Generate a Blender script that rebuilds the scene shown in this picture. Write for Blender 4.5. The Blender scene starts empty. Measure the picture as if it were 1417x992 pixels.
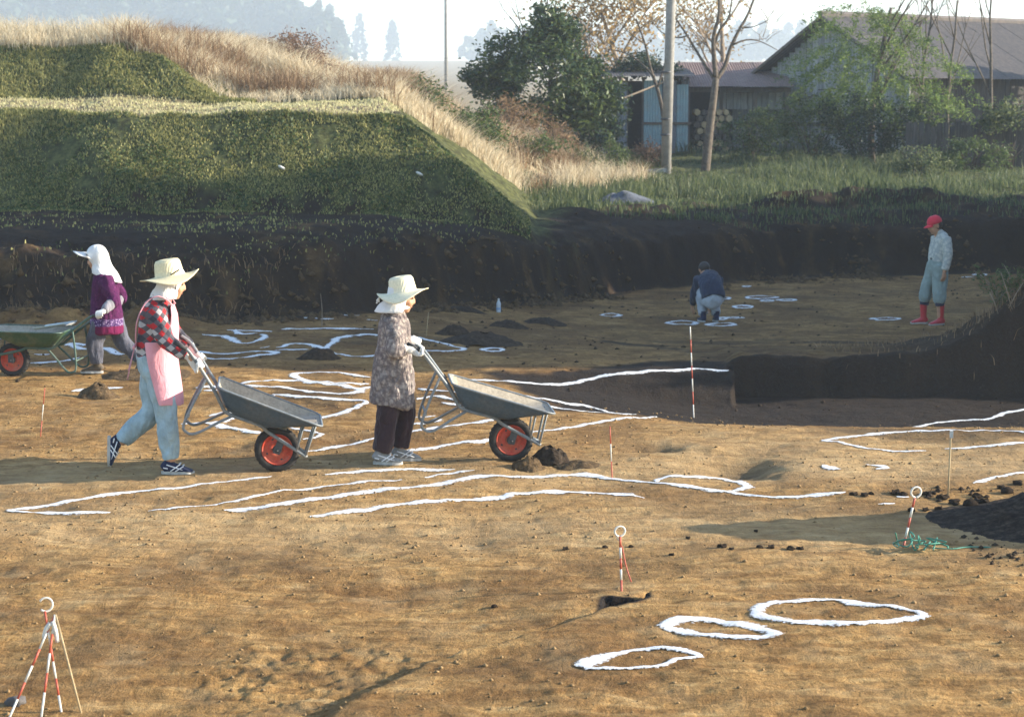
import bpy, bmesh, math, random
import numpy as np
from mathutils import Vector, Matrix, Quaternion

# ------------------------------------------------------------------ camera, sky, sun, exposure
scene = bpy.context.scene
COL = scene.collection
random.seed(4)
RNG = np.random.default_rng(11)
CAM_H, FPX, PW, PH, HORIZON = 2.84, 2800.0, 1417.0, 992.0, 141.0
PITCH = math.atan((PH / 2 - HORIZON) / FPX)
cam_data = bpy.data.cameras.new("camera")
cam = bpy.data.objects.new("camera", cam_data)
COL.objects.link(cam)
cam_data.sensor_width = 36.0
cam_data.lens = 36.0 * FPX / PW
cam_data.clip_start = 0.1
cam_data.clip_end = 5000
cam_data.dof.use_dof = True
cam_data.dof.focus_distance = 15.0
cam_data.dof.aperture_fstop = 5.6
cam.location = (0, 0, CAM_H)
cam.rotation_euler = (math.pi / 2 - PITCH, 0, 0)
scene.camera = cam

SUN_AZ, SUN_EL = math.radians(2), math.radians(17.5)      # azimuth from +X (right) towards +Y (away)
sun_vec = Vector((math.cos(SUN_AZ) * math.cos(SUN_EL), math.sin(SUN_AZ) * math.cos(SUN_EL), math.sin(SUN_EL)))
world = bpy.data.worlds.new("World")
scene.world = world
world.use_nodes = True
wn = world.node_tree
sky_node = wn.nodes.new("ShaderNodeTexSky")
sky_node.sky_type = 'NISHITA'
sky_node.sun_disc = False
sky_node.sun_elevation = SUN_EL
sky_node.sun_rotation = math.radians(90) - SUN_AZ
sky_node.air_density = 1.0
sky_node.dust_density = 0.6
sky_node.ozone_density = 2.0
wn.nodes["Background"].inputs[1].default_value = 0.15
wn.links.new(sky_node.outputs[0], wn.nodes["Background"].inputs[0])
sun_data = bpy.data.lights.new("sun", 'SUN')
sun_data.energy = 5.0
sun_data.angle = math.radians(0.55)
sun_data.color = (1.0, 0.91, 0.76)
sun_ob = bpy.data.objects.new("sun", sun_data)
COL.objects.link(sun_ob)
sun_ob.location = (30, 10, 20)
sun_ob.rotation_euler = sun_vec.to_track_quat('Z', 'Y').to_euler()
scene.view_settings.view_transform = 'Standard'
scene.view_settings.look = 'None'
scene.view_settings.gamma = 1.0
scene.view_settings.use_curve_mapping = False
scene.view_settings.exposure = 1.45
scene.render.engine = 'CYCLES'
scene.cycles.use_denoising = True
scene.cycles.max_bounces = 6
scene.cycles.diffuse_bounces = 3
scene.cycles.volume_bounces = 1
scene.cycles.transparent_max_bounces = 6

# ------------------------------------------------------------------ helpers
def tag(o, label=None, cat=None, group=None, kind=None):
    if label: o["label"] = label
    if cat: o["category"] = cat
    if group: o["group"] = group
    if kind: o["kind"] = kind
    return o

def mesh_obj(name, verts, faces, mat=None, parent=None, smooth=True):
    me = bpy.data.meshes.new(name)
    if isinstance(verts, np.ndarray): verts = verts.tolist()
    me.from_pydata(verts, [], faces)
    me.update()
    return link(name, me, mat, parent, smooth)

def link(name, me, mat=None, parent=None, smooth=True):
    o = bpy.data.objects.new(name, me)
    COL.objects.link(o)
    if mat is not None and not me.materials: me.materials.append(mat)
    if parent is not None: o.parent = parent
    if smooth and len(me.polygons):
        me.polygons.foreach_set("use_smooth", np.ones(len(me.polygons), dtype=bool))
    return o

def fast_mesh(name, V, F, k):
    """numpy mesh: V (n,3), F (m,k)"""
    me = bpy.data.meshes.new(name)
    V = np.ascontiguousarray(V, dtype=np.float32); F = np.ascontiguousarray(F, dtype=np.int32)
    me.vertices.add(len(V)); me.vertices.foreach_set("co", V.ravel())
    me.loops.add(F.size); me.loops.foreach_set("vertex_index", F.ravel())
    me.polygons.add(len(F))
    me.polygons.foreach_set("loop_start", np.arange(0, F.size, k, dtype=np.int32))
    me.update(calc_edges=True)
    return me

def empty(name, loc=(0, 0, 0), rotz=0.0):
    e = bpy.data.objects.new(name, None)
    e.empty_display_size = 0.2
    COL.objects.link(e)
    e.location = loc
    e.rotation_euler = (0, 0, rotz)
    return e

class Geo:
    """collects shapes into one mesh"""
    def __init__(self): self.v = []; self.f = []
    def add(self, v, f):
        b = len(self.v)
        self.v += [tuple(p) for p in v]
        self.f += [tuple(i + b for i in q) for q in f]
        return self
    def box(self, c, s, rot=None):
        cx, cy, cz = c; hx, hy, hz = s[0] / 2, s[1] / 2, s[2] / 2
        P = [Vector((x * hx, y * hy, z * hz)) for z in (-1, 1) for y in (-1, 1) for x in (-1, 1)]
        if rot is not None: P = [rot @ p for p in P]
        P = [p + Vector(c) for p in P]
        return self.add(P, [(0, 2, 3, 1), (4, 5, 7, 6), (0, 1, 5, 4), (2, 6, 7, 3), (0, 4, 6, 2), (1, 3, 7, 5)])
    def loft(self, pts, side=(0, 1, 0), n=12):
        """pts: (x,y,z,ra,rb): rb along 'side', ra across it"""
        P = [Vector(p[:3]) for p in pts]; S = Vector(side)
        vs = []; fs = []
        m = len(P)
        for i, p in enumerate(P):
            t = (P[min(i + 1, m - 1)] - P[max(i - 1, 0)])
            t = t.normalized() if t.length > 1e-9 else Vector((0, 0, 1))
            b = S - t * t.dot(S)
            if b.length < 1e-3:
                b = Vector((1, 0, 0)) - t * t.x
                if b.length < 1e-3: b = Vector((0, 0, 1)) - t * t.z
            b.normalize(); a = b.cross(t)
            ra = pts[i][3]; rb = pts[i][4] if len(pts[i]) > 4 else ra
            for k in range(n):
                an = 2 * math.pi * k / n
                vs.append(p + a * (ra * math.cos(an)) + b * (rb * math.sin(an)))
        for i in range(m - 1):
            for k in range(n):
                k2 = (k + 1) % n
                fs.append((i * n + k, i * n + k2, (i + 1) * n + k2, (i + 1) * n + k))
        fs.append(tuple(range(n - 1, -1, -1)))
        fs.append(tuple((m - 1) * n + k for k in range(n)))
        return self.add(vs, fs)
    def tube(self, pts, r, n=8, smooth_steps=0):
        if smooth_steps: pts = catmull(pts, smooth_steps)
        rr = r if isinstance(r, (list, tuple)) else [r] * len(pts)
        if len(rr) != len(pts):
            rr = list(np.interp(np.linspace(0, 1, len(pts)), np.linspace(0, 1, len(rr)), rr))
        return self.loft([(*p, q, q) for p, q in zip(pts, rr)], side=(0.13, 0.97, 0.21), n=n)
    def ell(self, c, r, rot=None, nu=16, nv=10):
        vs = []; fs = []
        C = Vector(c)
        for j in range(nv + 1):
            th = math.pi * j / nv
            for i in range(nu):
                ph = 2 * math.pi * i / nu
                p = Vector((r[0] * math.sin(th) * math.cos(ph), r[1] * math.sin(th) * math.sin(ph), r[2] * math.cos(th)))
                if rot is not None: p = rot @ p
                vs.append(C + p)
        for j in range(nv):
            for i in range(nu):
                i2 = (i + 1) % nu
                fs.append((j * nu + i, (j + 1) * nu + i, (j + 1) * nu + i2, j * nu + i2))
        return self.add(vs, fs)
    def lathe(self, prof, n=32, axis='Z', c=(0, 0, 0), wave=None, closed=False):
        vs = []; fs = []
        for (r, h) in prof:
            for k in range(n):
                an = 2 * math.pi * k / n
                hh = h + (wave(r, an) if wave else 0)
                x, y, z = r * math.cos(an), r * math.sin(an), hh
                if axis == 'Y': x, y, z = x, z, y
                vs.append((x + c[0], y + c[1], z + c[2]))
        m = len(prof)
        for i in range(m if closed else m - 1):
            i2 = (i + 1) % m
            for k in range(n):
                k2 = (k + 1) % n
                fs.append((i * n + k, i * n + k2, i2 * n + k2, i2 * n + k))
        return self.add(vs, fs)
    def obj(self, name, mat=None, parent=None, smooth=True):
        return mesh_obj(name, self.v, self.f, mat, parent, smooth)

def catmull(pts, steps, closed=False):
    P = [np.array(p, dtype=float) for p in pts]; n = len(P); out = []
    for i in range(n if closed else n - 1):
        if closed: p0, p1, p2, p3 = P[(i - 1) % n], P[i], P[(i + 1) % n], P[(i + 2) % n]
        else: p0, p1, p2, p3 = P[max(i - 1, 0)], P[i], P[i + 1], P[min(i + 2, n - 1)]
        for s in range(steps):
            t = s / steps
            out.append(0.5 * (2 * p1 + (p2 - p0) * t + (2 * p0 - 5 * p1 + 4 * p2 - p3) * t * t + (3 * p1 - p0 - 3 * p2 + p3) * t ** 3))
    if not closed: out.append(P[-1])
    return [tuple(q) for q in out]

def sm(t):
    t = np.clip(t, 0, 1); return t * t * (3 - 2 * t)

_perm = np.random.default_rng(5).random((256, 256)).astype(np.float64)
def vnoise(x, y):
    xi = np.floor(x).astype(int); yi = np.floor(y).astype(int)
    fx = x - xi; fy = y - yi
    fx = fx * fx * (3 - 2 * fx); fy = fy * fy * (3 - 2 * fy)
    a = _perm[xi % 256, yi % 256]; b = _perm[(xi + 1) % 256, yi % 256]
    c = _perm[xi % 256, (yi + 1) % 256]; d = _perm[(xi + 1) % 256, (yi + 1) % 256]
    return (a * (1 - fx) + b * fx) * (1 - fy) + (c * (1 - fx) + d * fx) * fy - 0.5
def fbm(x, y, oct=4, f=1.0):
    r = 0; a = 1.0
    for o in range(oct):
        r = r + a * vnoise(x * f + 17.3 * o, y * f + 9.1 * o); a *= 0.5; f *= 2.03
    return r

# photograph pixel -> direction -> point at depth Y, at a height, or on the terrain
cp, sp = math.cos(PITCH), math.sin(PITCH)
def ray(px, py):
    u = (px - PW / 2) / FPX; v = (py - PH / 2) / FPX
    return np.array([u, cp - v * sp, -sp - v * cp])
def at_depth(px, py, Y):
    d = ray(px, py); return d * (Y / d[1]) + np.array([0, 0, CAM_H])
def on_z(px, py, z=0.0):
    d = ray(px, py); return d * ((z - CAM_H) / d[2]) + np.array([0, 0, CAM_H])

# ------------------------------------------------------------------ material helpers
class NT:
    def __init__(self, name):
        self.m = bpy.data.materials.new(name); self.m.use_nodes = True
        self.t = self.m.node_tree; self.n = self.t.nodes
        self.p = self.n["Principled BSDF"]
    def new(self, typ, **kw):
        nd = self.n.new(typ)
        for k, v in kw.items():
            if k.startswith("in_"):
                nd.inputs[int(k[3:])].default_value = v
            else: setattr(nd, k, v)
        return nd
    def l(self, a, b): self.t.links.new(a, b)
    def coords(self, kind="Object", scale=None):
        c = self.new("ShaderNodeTexCoord").outputs[kind]
        if scale is not None:
            mp = self.new("ShaderNodeMapping"); mp.inputs["Scale"].default_value = scale
            self.l(c, mp.inputs[0]); c = mp.outputs[0]
        return c
    def noise(self, vec, scale, detail=4, rough=0.6, dist=0.0):
        nd = self.new("ShaderNodeTexNoise"); nd.inputs["Scale"].default_value = scale
        nd.inputs["Detail"].default_value = detail; nd.inputs["Roughness"].default_value = rough
        nd.inputs["Distortion"].default_value = dist
        if vec is not None: self.l(vec, nd.inputs["Vector"])
        return nd.outputs["Fac"]
    def voro(self, vec, scale, feature='F1'):
        nd = self.new("ShaderNodeTexVoronoi"); nd.feature = feature; nd.inputs["Scale"].default_value = scale
        if vec is not None: self.l(vec, nd.inputs["Vector"])
        return nd
    def ramp(self, fac, stops, interp='LINEAR'):
        nd = self.new("ShaderNodeValToRGB"); cr = nd.color_ramp; cr.interpolation = interp
        while len(cr.elements) < len(stops): cr.elements.new(0.5)
        for e, (p, c) in zip(cr.elements, stops):
            e.position = p; e.color = (*c, 1) if len(c) == 3 else c
        self.l(fac, nd.inputs[0]); return nd.outputs[0]
    def mix(self, fac, a, b, mode='MIX'):
        nd = self.new("ShaderNodeMix"); nd.data_type = 'RGBA'; nd.blend_type = mode
        for sock, val in ((nd.inputs[0], fac), (nd.inputs[6], a), (nd.inputs[7], b)):
            if isinstance(val, (int, float)): sock.default_value = val
            elif isinstance(val, tuple): sock.default_value = (*val, 1) if len(val) == 3 else val
            else: self.l(val, sock)
        return nd.outputs[2]
    def math(self, op, a, b=None, clamp=False):
        nd = self.new("ShaderNodeMath"); nd.operation = op; nd.use_clamp = clamp
        for s, v in zip(nd.inputs, (a, b)):
            if v is None: continue
            if isinstance(v, (int, float)): s.default_value = v
            else: self.l(v, s)
        return nd.outputs[0]
    def bump(self, h, strength=0.4, dist=0.02):
        nd = self.new("ShaderNodeBump"); nd.inputs["Strength"].default_value = strength
        nd.inputs["Distance"].default_value = dist
        self.l(h, nd.inputs["Height"]); self.l(nd.outputs[0], self.p.inputs["Normal"])
    def done(self, col, rough=0.85, spec=0.2, metal=0.0):
        if isinstance(col, tuple): self.p.inputs["Base Color"].default_value = (*col, 1) if len(col) == 3 else col
        else: self.l(col, self.p.inputs["Base Color"])
        if isinstance(rough, (int, float)): self.p.inputs["Roughness"].default_value = rough
        else: self.l(rough, self.p.inputs["Roughness"])
        self.p.inputs["Specular IOR Level"].default_value = spec
        self.p.inputs["Metallic"].default_value = metal
        return self.m

def m_plain(name, col, rough=0.8, spec=0.25, var=0.25, scale=14.0, bump=0.15, metal=0.0):
    """solid colour with uneven wear"""
    t = NT(name); c = t.coords()
    n = t.noise(c, scale, 5, 0.65)
    a = tuple(max(0, x * (1 - var)) for x in col); b = tuple(min(1, x * (1 + var)) for x in col)
    k = t.ramp(n, [(0.3, a), (0.7, b)])
    if bump: t.bump(t.noise(c, scale * 5, 3), bump, 0.01)
    return t.done(k, rough, spec, metal)

def m_cloth(name, col, var=0.2, fold=0.5):
    t = NT(name); c = t.coords()
    n = t.noise(c, 9, 4, 0.6, 0.4)
    k = t.ramp(n, [(0.3, tuple(x * (1 - var) for x in col)), (0.7, tuple(min(1, x * (1 + var)) for x in col))])
    h = t.math('ADD', t.noise(t.coords(scale=(1, 1, .5)), 14, 3, 0.5, 1.2), t.math('MULTIPLY', t.noise(c, 220, 2), 0.06))
    t.bump(h, fold, 0.03)
    t.p.inputs["Sheen Weight"].default_value = 0.15
    return t.done(k, 0.9, 0.15)

def m_leaf(name, c0, c1, trans=0.45, rough=0.5):
    """leaf: per-leaf colour from the 'rnd' attribute, light shines through"""
    t = NT(name)
    at = t.new("ShaderNodeAttribute"); at.attribute_name = "rnd"
    k = t.ramp(at.outputs["Fac"], [(0.0, c0), (1.0, c1)])
    t.done(k, rough, 0.3)
    tr = t.new("ShaderNodeBsdfTranslucent"); t.l(k, tr.inputs[0])
    mx = t.new("ShaderNodeMixShader"); mx.inputs[0].default_value = trans
    t.l(t.p.outputs[0], mx.inputs[1]); t.l(tr.outputs[0], mx.inputs[2])
    t.l(mx.outputs[0], t.n["Material Output"].inputs[0])
    return t.m
# ------------------------------------------------------------------ terrain shape (metres)
CUT_X = np.array([-30, -9, -6.4, -4.26, -2.54, -0.1, 2.43, 5.27, 9.74, 30.0])
CUT_Y = np.array([25.0, 25.0, 25.4, 26.0, 27.3, 30.8, 35.0, 37.3, 38.3, 39.0])
HILL_X = np.array([-60, -12, -7, -4.6, -2.8, -1.6, -0.1, 1.5, 3.2, 60])
HILL_Z = np.array([3.7, 3.8, 3.65, 3.25, 2.5, 2.15, 1.75, 1.25, 0.9, 0.9])

def poly_px(pts, z=0.0):
    return np.array([on_z(px, py, z)[:2] for px, py in pts])
def seg_dist(X, Y, P, closed=True):
    """distance to a polyline and an inside test"""
    n = len(P); D = np.full(X.shape, 1e9); inside = np.zeros(X.shape, dtype=bool)
    for i in range(n if closed else n - 1):
        ax, ay = P[i]; bx, by = P[(i + 1) % n]
        dx, dy = bx - ax, by - ay; L2 = dx * dx + dy * dy + 1e-12
        t = np.clip(((X - ax) * dx + (Y - ay) * dy) / L2, 0, 1)
        D = np.minimum(D, (X - ax - t * dx) ** 2 + (Y - ay - t * dy) ** 2)
        if closed:
            c = ((ay > Y) != (by > Y)) & (X < dx * (Y - ay) / (dy if abs(dy) > 1e-12 else 1e-12) + ax)
            inside ^= c
    return np.sqrt(D), inside
def mask_poly(X, Y, P, soft):
    d, ins = seg_dist(X, Y, P)
    return sm(0.5 + np.where(ins, d, -d) / (2 * soft))

PIT = poly_px([(660, 532), (760, 535), (820, 526), (900, 517), (1008, 513), (1010, 520), (1500, 520), (1500, 574), (1360, 578), (1200, 580),
               (1040, 584), (900, 572), (840, 582), (770, 584), (745, 566), (690, 548)], -0.16)
STEP = poly_px([(905, 818), (862, 834), (800, 862), (740, 882), (690, 897), (640, 905), (570, 930), (500, 972), (440, 1010), (300, 1100),
                (1800, 1100), (1800, 900), (1500, 845), (1200, 826), (1000, 822)])
HOLE = poly_px([(840, 819), (886, 820), (892, 829), (868, 838), (834, 846)], 0.03)
DUG = poly_px([(330, 905), (480, 890), (600, 895), (640, 915), (540, 945), (460, 985), (300, 990), (280, 940)])
HOLLOWS = [((1028, 645), 0.33, 0.45, 0.10), ((905, 619), 0.30, 0.22, 0.05), ((330, 620), 0.13, 0.2, 0.03), ((480, 612), 0.22, 0.25, 0.03), ((640, 742), 0.5, 0.6, 0.04), ((560, 820), 0.6, 0.5, 0.04)]
HOLLOWS = [(on_z(*c)[:2], rx, ry, dp) for c, rx, ry, dp in HOLLOWS]

def recess(X): return 0.6 * sm((-6.3 - X) / 2.4)
def upper_z(X, Y):
    left = 1.0 + 0.012 * (Y - 27)
    right = 0.62 + 0.028 * np.clip(Y - 37, -5, 30)
    w = sm((X + 3.0) / 6.0)
    return left * (1 - w) + right * w

def terrain(X, Y, detail=True):
    X = np.asarray(X, dtype=float); Y = np.asarray(Y, dtype=float)
    n1 = fbm(X, Y, 3, 0.55); n2 = fbm(X + 31, Y + 7, 4, 2.3)
    floor = -0.35 * sm((Y - 21.0) / 8.0) * sm((X + 3) / 5.0)
    floor = floor + 0.05 * n1 + 0.022 * n2
    if detail:
        floor = floor + 0.014 * fbm(X, Y * 1.3, 3, 9.0)
    # raised slab in the foreground with its worn edge
    d, ins = seg_dist(X + 0.08 * n2, Y + 0.10 * n2, STEP)
    sd = np.where(ins, d, -d)
    floor = floor + 0.07 * sm(0.5 + sd / 0.2) * sm((12.3 - Y) / 1.4)
    floor = floor - 0.07 * np.exp(-(np.where(Y < 12.2, sd, 9) / 0.035) ** 2) * sm((11.9 - Y) / .3) * sm((Y - 9.2) / .6) * np.clip(.5 + 2.2 * fbm(X, Y, 2, 1.6), 0, 1)
    floor = floor + mask_poly(X, Y, DUG, .3) * (0.018 * np.abs(fbm(X, Y * 1.2, 3, 6.0)) + 0.022 * fbm(X, Y, 3, 16.0))
    floor = floor - 0.26 * mask_poly(X + .02 * n2, Y + .05 * n2, HOLE, 0.02)
    for (c, rx, ry, dp) in HOLLOWS:
        q = ((X - c[0]) / rx) ** 2 + ((Y - c[1]) / ry) ** 2
        floor = floor - dp * np.exp(-q * 1.2) + 0.35 * dp * np.exp(-(((X - c[0] - rx) / rx) ** 2 + ((Y - c[1]) / ry) ** 2) * 1.5)
    # the dark pit: gentle near side, steep back under the baulk
    Xw = X + 0.12 * n2; Yw = Y + 0.10 * n2
    pit = sm((Xw + 0.6) / 3.2) * sm((Yw - 17.3) / 2.6)
    back = np.where(Xw < 2.35, sm((21.5 - Yw) / 0.9), sm((21.95 - Yw) / 0.12))
    floor = floor - 0.34 * pit * back
    # baulk left standing behind the pit, climbing to the bank at the right
    bx = sm((Xw - 2.30 + .12 * n1) / 0.22); by = sm((Yw - 21.85) / 0.18)
    floor = floor + bx * by * (0.14 * sm((26.0 - Yw) / 4.0))
    rise = -0.03 + 0.16 * sm((X - 4.2) / 0.8) + 0.55 * sm((X - 4.75 + .25 * n2) / 1.1) + 0.75 * sm((X - 5.5) / 1.6) + 0.05 * n2
    floor = floor + bx * by * rise * sm((25.0 + 0.6 * sm((X - 5) / 2) - Yw + .3 * n2) / 2.6)
    floor = floor + bx * 0.9 * sm((X - 6.2) / 2.4) * by * sm((26.0 - Y) / 2.0)
    # undisturbed land
    up = upper_z(X, Y) + 0.10 * n1 + 0.05 * n2
    lumps = np.exp(-((Y - (np.interp(X, CUT_X, CUT_Y) + 3.6)) / 1.6) ** 2) * sm((X + 0.5) / 2.0)
    up = up + lumps * (0.22 * np.maximum(0, fbm(X + 3, Y, 3, 0.8) * 2 + 0.35) + 0.10 * np.abs(n2))
    # grassed embankment, two tiers
    n3 = 0.17 * fbm(X + 5, Y + 2, 4, 0.9)
    front = (Y - 32.4 - recess(X) + 0.18 * np.exp(-((X + 6.2) / .5) ** 2)) / 2.2 * 1.66 + n3
    right = (0.4 - X) / 2.6 * 1.72 + n3
    h1 = np.minimum(np.minimum(front, right), 1.55 + 0.12 * np.clip(Y - 34.5, 0, 1.8) + 0.03 * n2)
    k = 0.05
    h1 = np.maximum(h1, 0)
    front2 = (Y - 36.2) / 1.4 * 0.98 + n3
    right2 = (-5.0 - X) / 2.1 * 1.02 + n3
    h2 = np.clip(np.minimum(front2, right2), 0, 0.95)
    mound = h1 + h2
    # dry-grass rise behind it
    Hh = np.interp(X + 0.3 * n1, HILL_X, HILL_Z) - 1.0
    y0 = np.interp(X, [-6, -2.2, 0, 3], [36.6, 36.6, 42.0, 46.0])
    hill = Hh * sm((Y - y0) / 4.0) * (1 - sm((Y - 50) / 9.0)) + 0.12 * n1 * sm((Y - y0) / 4.0)
    up = up + np.maximum(mound, np.where(Y > 36, hill, 0) * sm((mound + 3) / 3))
    # the land beyond the farm drops a little and climbs to far woods
    far = np.interp(Y, [60, 75, 110, 150, 350, 600, 800, 1000, 1700], [1.3, 1.2, 2.0, 3.4, 6.5, 12.7, 18.8, 22, 30])
    wf = sm((Y - 58) / 14.0)
    up = up * (1 - wf) + far * wf
    # the cut
    yc = np.interp(X, CUT_X, CUT_Y) + 0.35 * fbm(X, X * 0 + 3, 2, 0.45) + 0.10 * n2 + 0.22 * fbm(X + 3, Y, 3, 0.9)
    t = (Y - yc) / (0.62 + 0.5 * sm(-X / 4))
    ledge = sm(t) * (0.86 + 0.14 * sm((t - 1) / 2))
    z = floor * (1 - ledge) + up * ledge
    rough = ledge * (1 - ledge) * 4
    z = z + rough * (0.26 * fbm(X, Y, 3, 1.7) + 0.15 * fbm(X, Y * 1.6, 3, 5.0)) + sm(rough * 3) * 0.05 * np.abs(fbm(X + 2, Y, 3, 8.0))
    # slumped soil at the foot of the cut on the left
    sl = sm((-3.6 - X) / 1.5) * np.exp(-((Y - yc + 0.5) / 0.7) ** 2)
    z = z + sl * (0.28 + 0.25 * n2)
    # land to the right of the dig, under the windbreak
    we = sm((X - 9.3 - 0.1 * np.clip(Y - 30, -10, 30)) / 1.2) * sm((Y - 23) / 2.5)
    z = z * (1 - we) + np.maximum(z, upper_z(X, Y)) * we
    return z

def on_ground(px, py):
    z = 0.0
    for _ in range(14):
        p = on_z(px, py, min(z, 2.6)); zn = float(terrain(p[0], p[1])); z = 0.5 * z + 0.5 * zn
    return np.array([p[0], p[1], zn])

# ------------------------------------------------------------------ terrain mesh, split into its zones
ys = np.concatenate([np.linspace(2.0, 8.2, 26)[:-1], 8.2 * np.exp(np.linspace(0, math.log(62 / 8.2), 900))[:-1],
                     62 * np.exp(np.linspace(0, math.log(1650 / 62), 90))])
u_in = np.linspace(-1.08, 1.08, 520)
u_out = np.concatenate([[1.15, 1.25, 1.4, 1.6, 1.85, 2.15, 2.5, 3.0]])
us = np.concatenate([-u_out[::-1], u_in, u_out])
GX = us[None, :] * (0.255 * ys[:, None] + 0.15)
GY = np.repeat(ys[:, None], len(us), axis=1)
GZ = terrain(GX, GY)
nr, nc = GX.shape
V_all = np.stack([GX, GY, GZ], -1).reshape(-1, 3)
idx = np.arange(nr * nc).reshape(nr, nc)
F_all = np.stack([idx[:-1, :-1], idx[:-1, 1:], idx[1:, 1:], idx[1:, :-1]], -1).reshape(-1, 4)

def ground_z(x, y):
    """height of the mesh itself (bilinear on its rows)"""
    i = np.clip(np.searchsorted(ys, y) - 1, 0, nr - 2)
    t = (y - ys[i]) / (ys[i + 1] - ys[i])
    z = []
    for r in (i, i + 1):
        u = x / (0.255 * ys[r] + 0.15)
        j = np.clip(np.searchsorted(us, u) - 1, 0, nc - 2)
        s = (u - us[j]) / (us[j + 1] - us[j])
        z.append(GZ[r, j] * (1 - s) + GZ[r, j + 1] * s)
    return z[0] * (1 - t) + z[1] * t

# soil tones and ground cover per vertex, with some shade painted into dark
nn = fbm(GX, GY, 4, 1.3); nn2 = fbm(GX + 9, GY, 4, 4.0)
yc = np.interp(GX, CUT_X, CUT_Y)
dark = 0.97 * mask_poly(GX + 0.2 * nn2, GY + 0.15 * nn, PIT, 0.14)
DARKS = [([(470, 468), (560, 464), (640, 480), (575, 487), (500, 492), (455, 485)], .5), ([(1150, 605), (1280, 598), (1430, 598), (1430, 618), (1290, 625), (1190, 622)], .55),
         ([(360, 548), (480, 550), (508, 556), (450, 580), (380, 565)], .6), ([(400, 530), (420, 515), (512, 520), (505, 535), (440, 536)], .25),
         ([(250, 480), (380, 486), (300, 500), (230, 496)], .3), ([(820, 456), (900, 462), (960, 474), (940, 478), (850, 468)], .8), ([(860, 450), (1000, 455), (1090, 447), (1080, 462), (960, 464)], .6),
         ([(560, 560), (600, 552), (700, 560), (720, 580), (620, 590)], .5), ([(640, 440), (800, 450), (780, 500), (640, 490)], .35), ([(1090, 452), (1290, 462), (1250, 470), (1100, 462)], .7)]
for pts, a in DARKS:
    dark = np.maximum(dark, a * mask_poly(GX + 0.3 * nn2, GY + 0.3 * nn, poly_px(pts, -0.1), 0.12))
back_floor_shade = sm((GY - 20.0) / 4.0)
dark = np.maximum(dark, 0.20 * back_floor_shade + 0.3 * back_floor_shade * sm(nn * 1.5))  # shade over the back of the floor, painted in as darker soil
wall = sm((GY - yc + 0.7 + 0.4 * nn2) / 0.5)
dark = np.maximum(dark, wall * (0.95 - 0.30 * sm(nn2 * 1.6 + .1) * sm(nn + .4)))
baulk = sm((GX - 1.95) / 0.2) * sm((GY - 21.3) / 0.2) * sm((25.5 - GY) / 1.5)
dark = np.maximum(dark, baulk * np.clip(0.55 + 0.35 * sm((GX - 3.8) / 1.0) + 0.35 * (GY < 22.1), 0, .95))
d_, i_ = seg_dist(GX, GY, HOLE)
dark = np.maximum(dark, 1.15 * sm((np.where(i_, d_, -d_) + 0.07) / 0.05))  # shadow inside the hole painted near-black
dark = np.maximum(dark, 0.42 * mask_poly(GX + .2 * nn2, GY + .2 * nn, DUG, .25) * sm(.5 + nn2 * 2))
for (c, rx, ry, dp) in HOLLOWS[:2]:
    dark = np.maximum(dark, 0.6 * np.exp(-(((GX - c[0]) / rx) ** 2 + ((GY - c[1]) / ry) ** 2) * 1.5))  # shade in the two deeper hollows painted into the soil colour
dark = np.maximum(dark, 0.25 * sm((nn - 0.15) * 3))
front_n = (GY - 32.3 + 0.9 * nn2) / 0.9
mound_w = sm(front_n) * sm((0.9 - GX + 0.6 * nn2) / 0.6) * (1 - sm((GY - 37.0) / 1.0)) * (GY < 39)
field_w = sm((GY - yc - 4.3 - 1.2 * nn) / 1.6) * (GY > 33) * (1 - mound_w)
green = np.clip(mound_w + field_w, 0, 1)
dry_hill = sm((GY - np.interp(GX, [-6, -2.2, 0, 3], [37.2, 37.6, 42.5, 48.0])) / 1.0) * (1 - sm((GX - 2.5) / 1.5)) * (1 - sm((GY - 58) / 5))
berm = sm((GY - 34.42 - recess(GX)) / .15) * sm((36.3 - GY) / .2) * sm((-1.7 - GX) / .6)
straw = np.clip(dry_hill + 0.85 * sm((GY - 75) / 30) + 0.75 * berm, 0, 1)
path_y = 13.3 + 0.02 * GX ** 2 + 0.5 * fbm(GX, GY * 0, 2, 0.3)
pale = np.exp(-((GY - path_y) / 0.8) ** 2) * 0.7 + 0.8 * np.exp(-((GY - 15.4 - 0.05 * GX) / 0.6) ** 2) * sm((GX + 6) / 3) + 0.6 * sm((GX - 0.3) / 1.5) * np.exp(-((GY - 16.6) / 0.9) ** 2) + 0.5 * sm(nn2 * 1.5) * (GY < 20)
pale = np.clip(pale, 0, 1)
attr = np.stack([dark, green * (1 - straw), straw, pale], -1).reshape(-1, 4)

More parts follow.
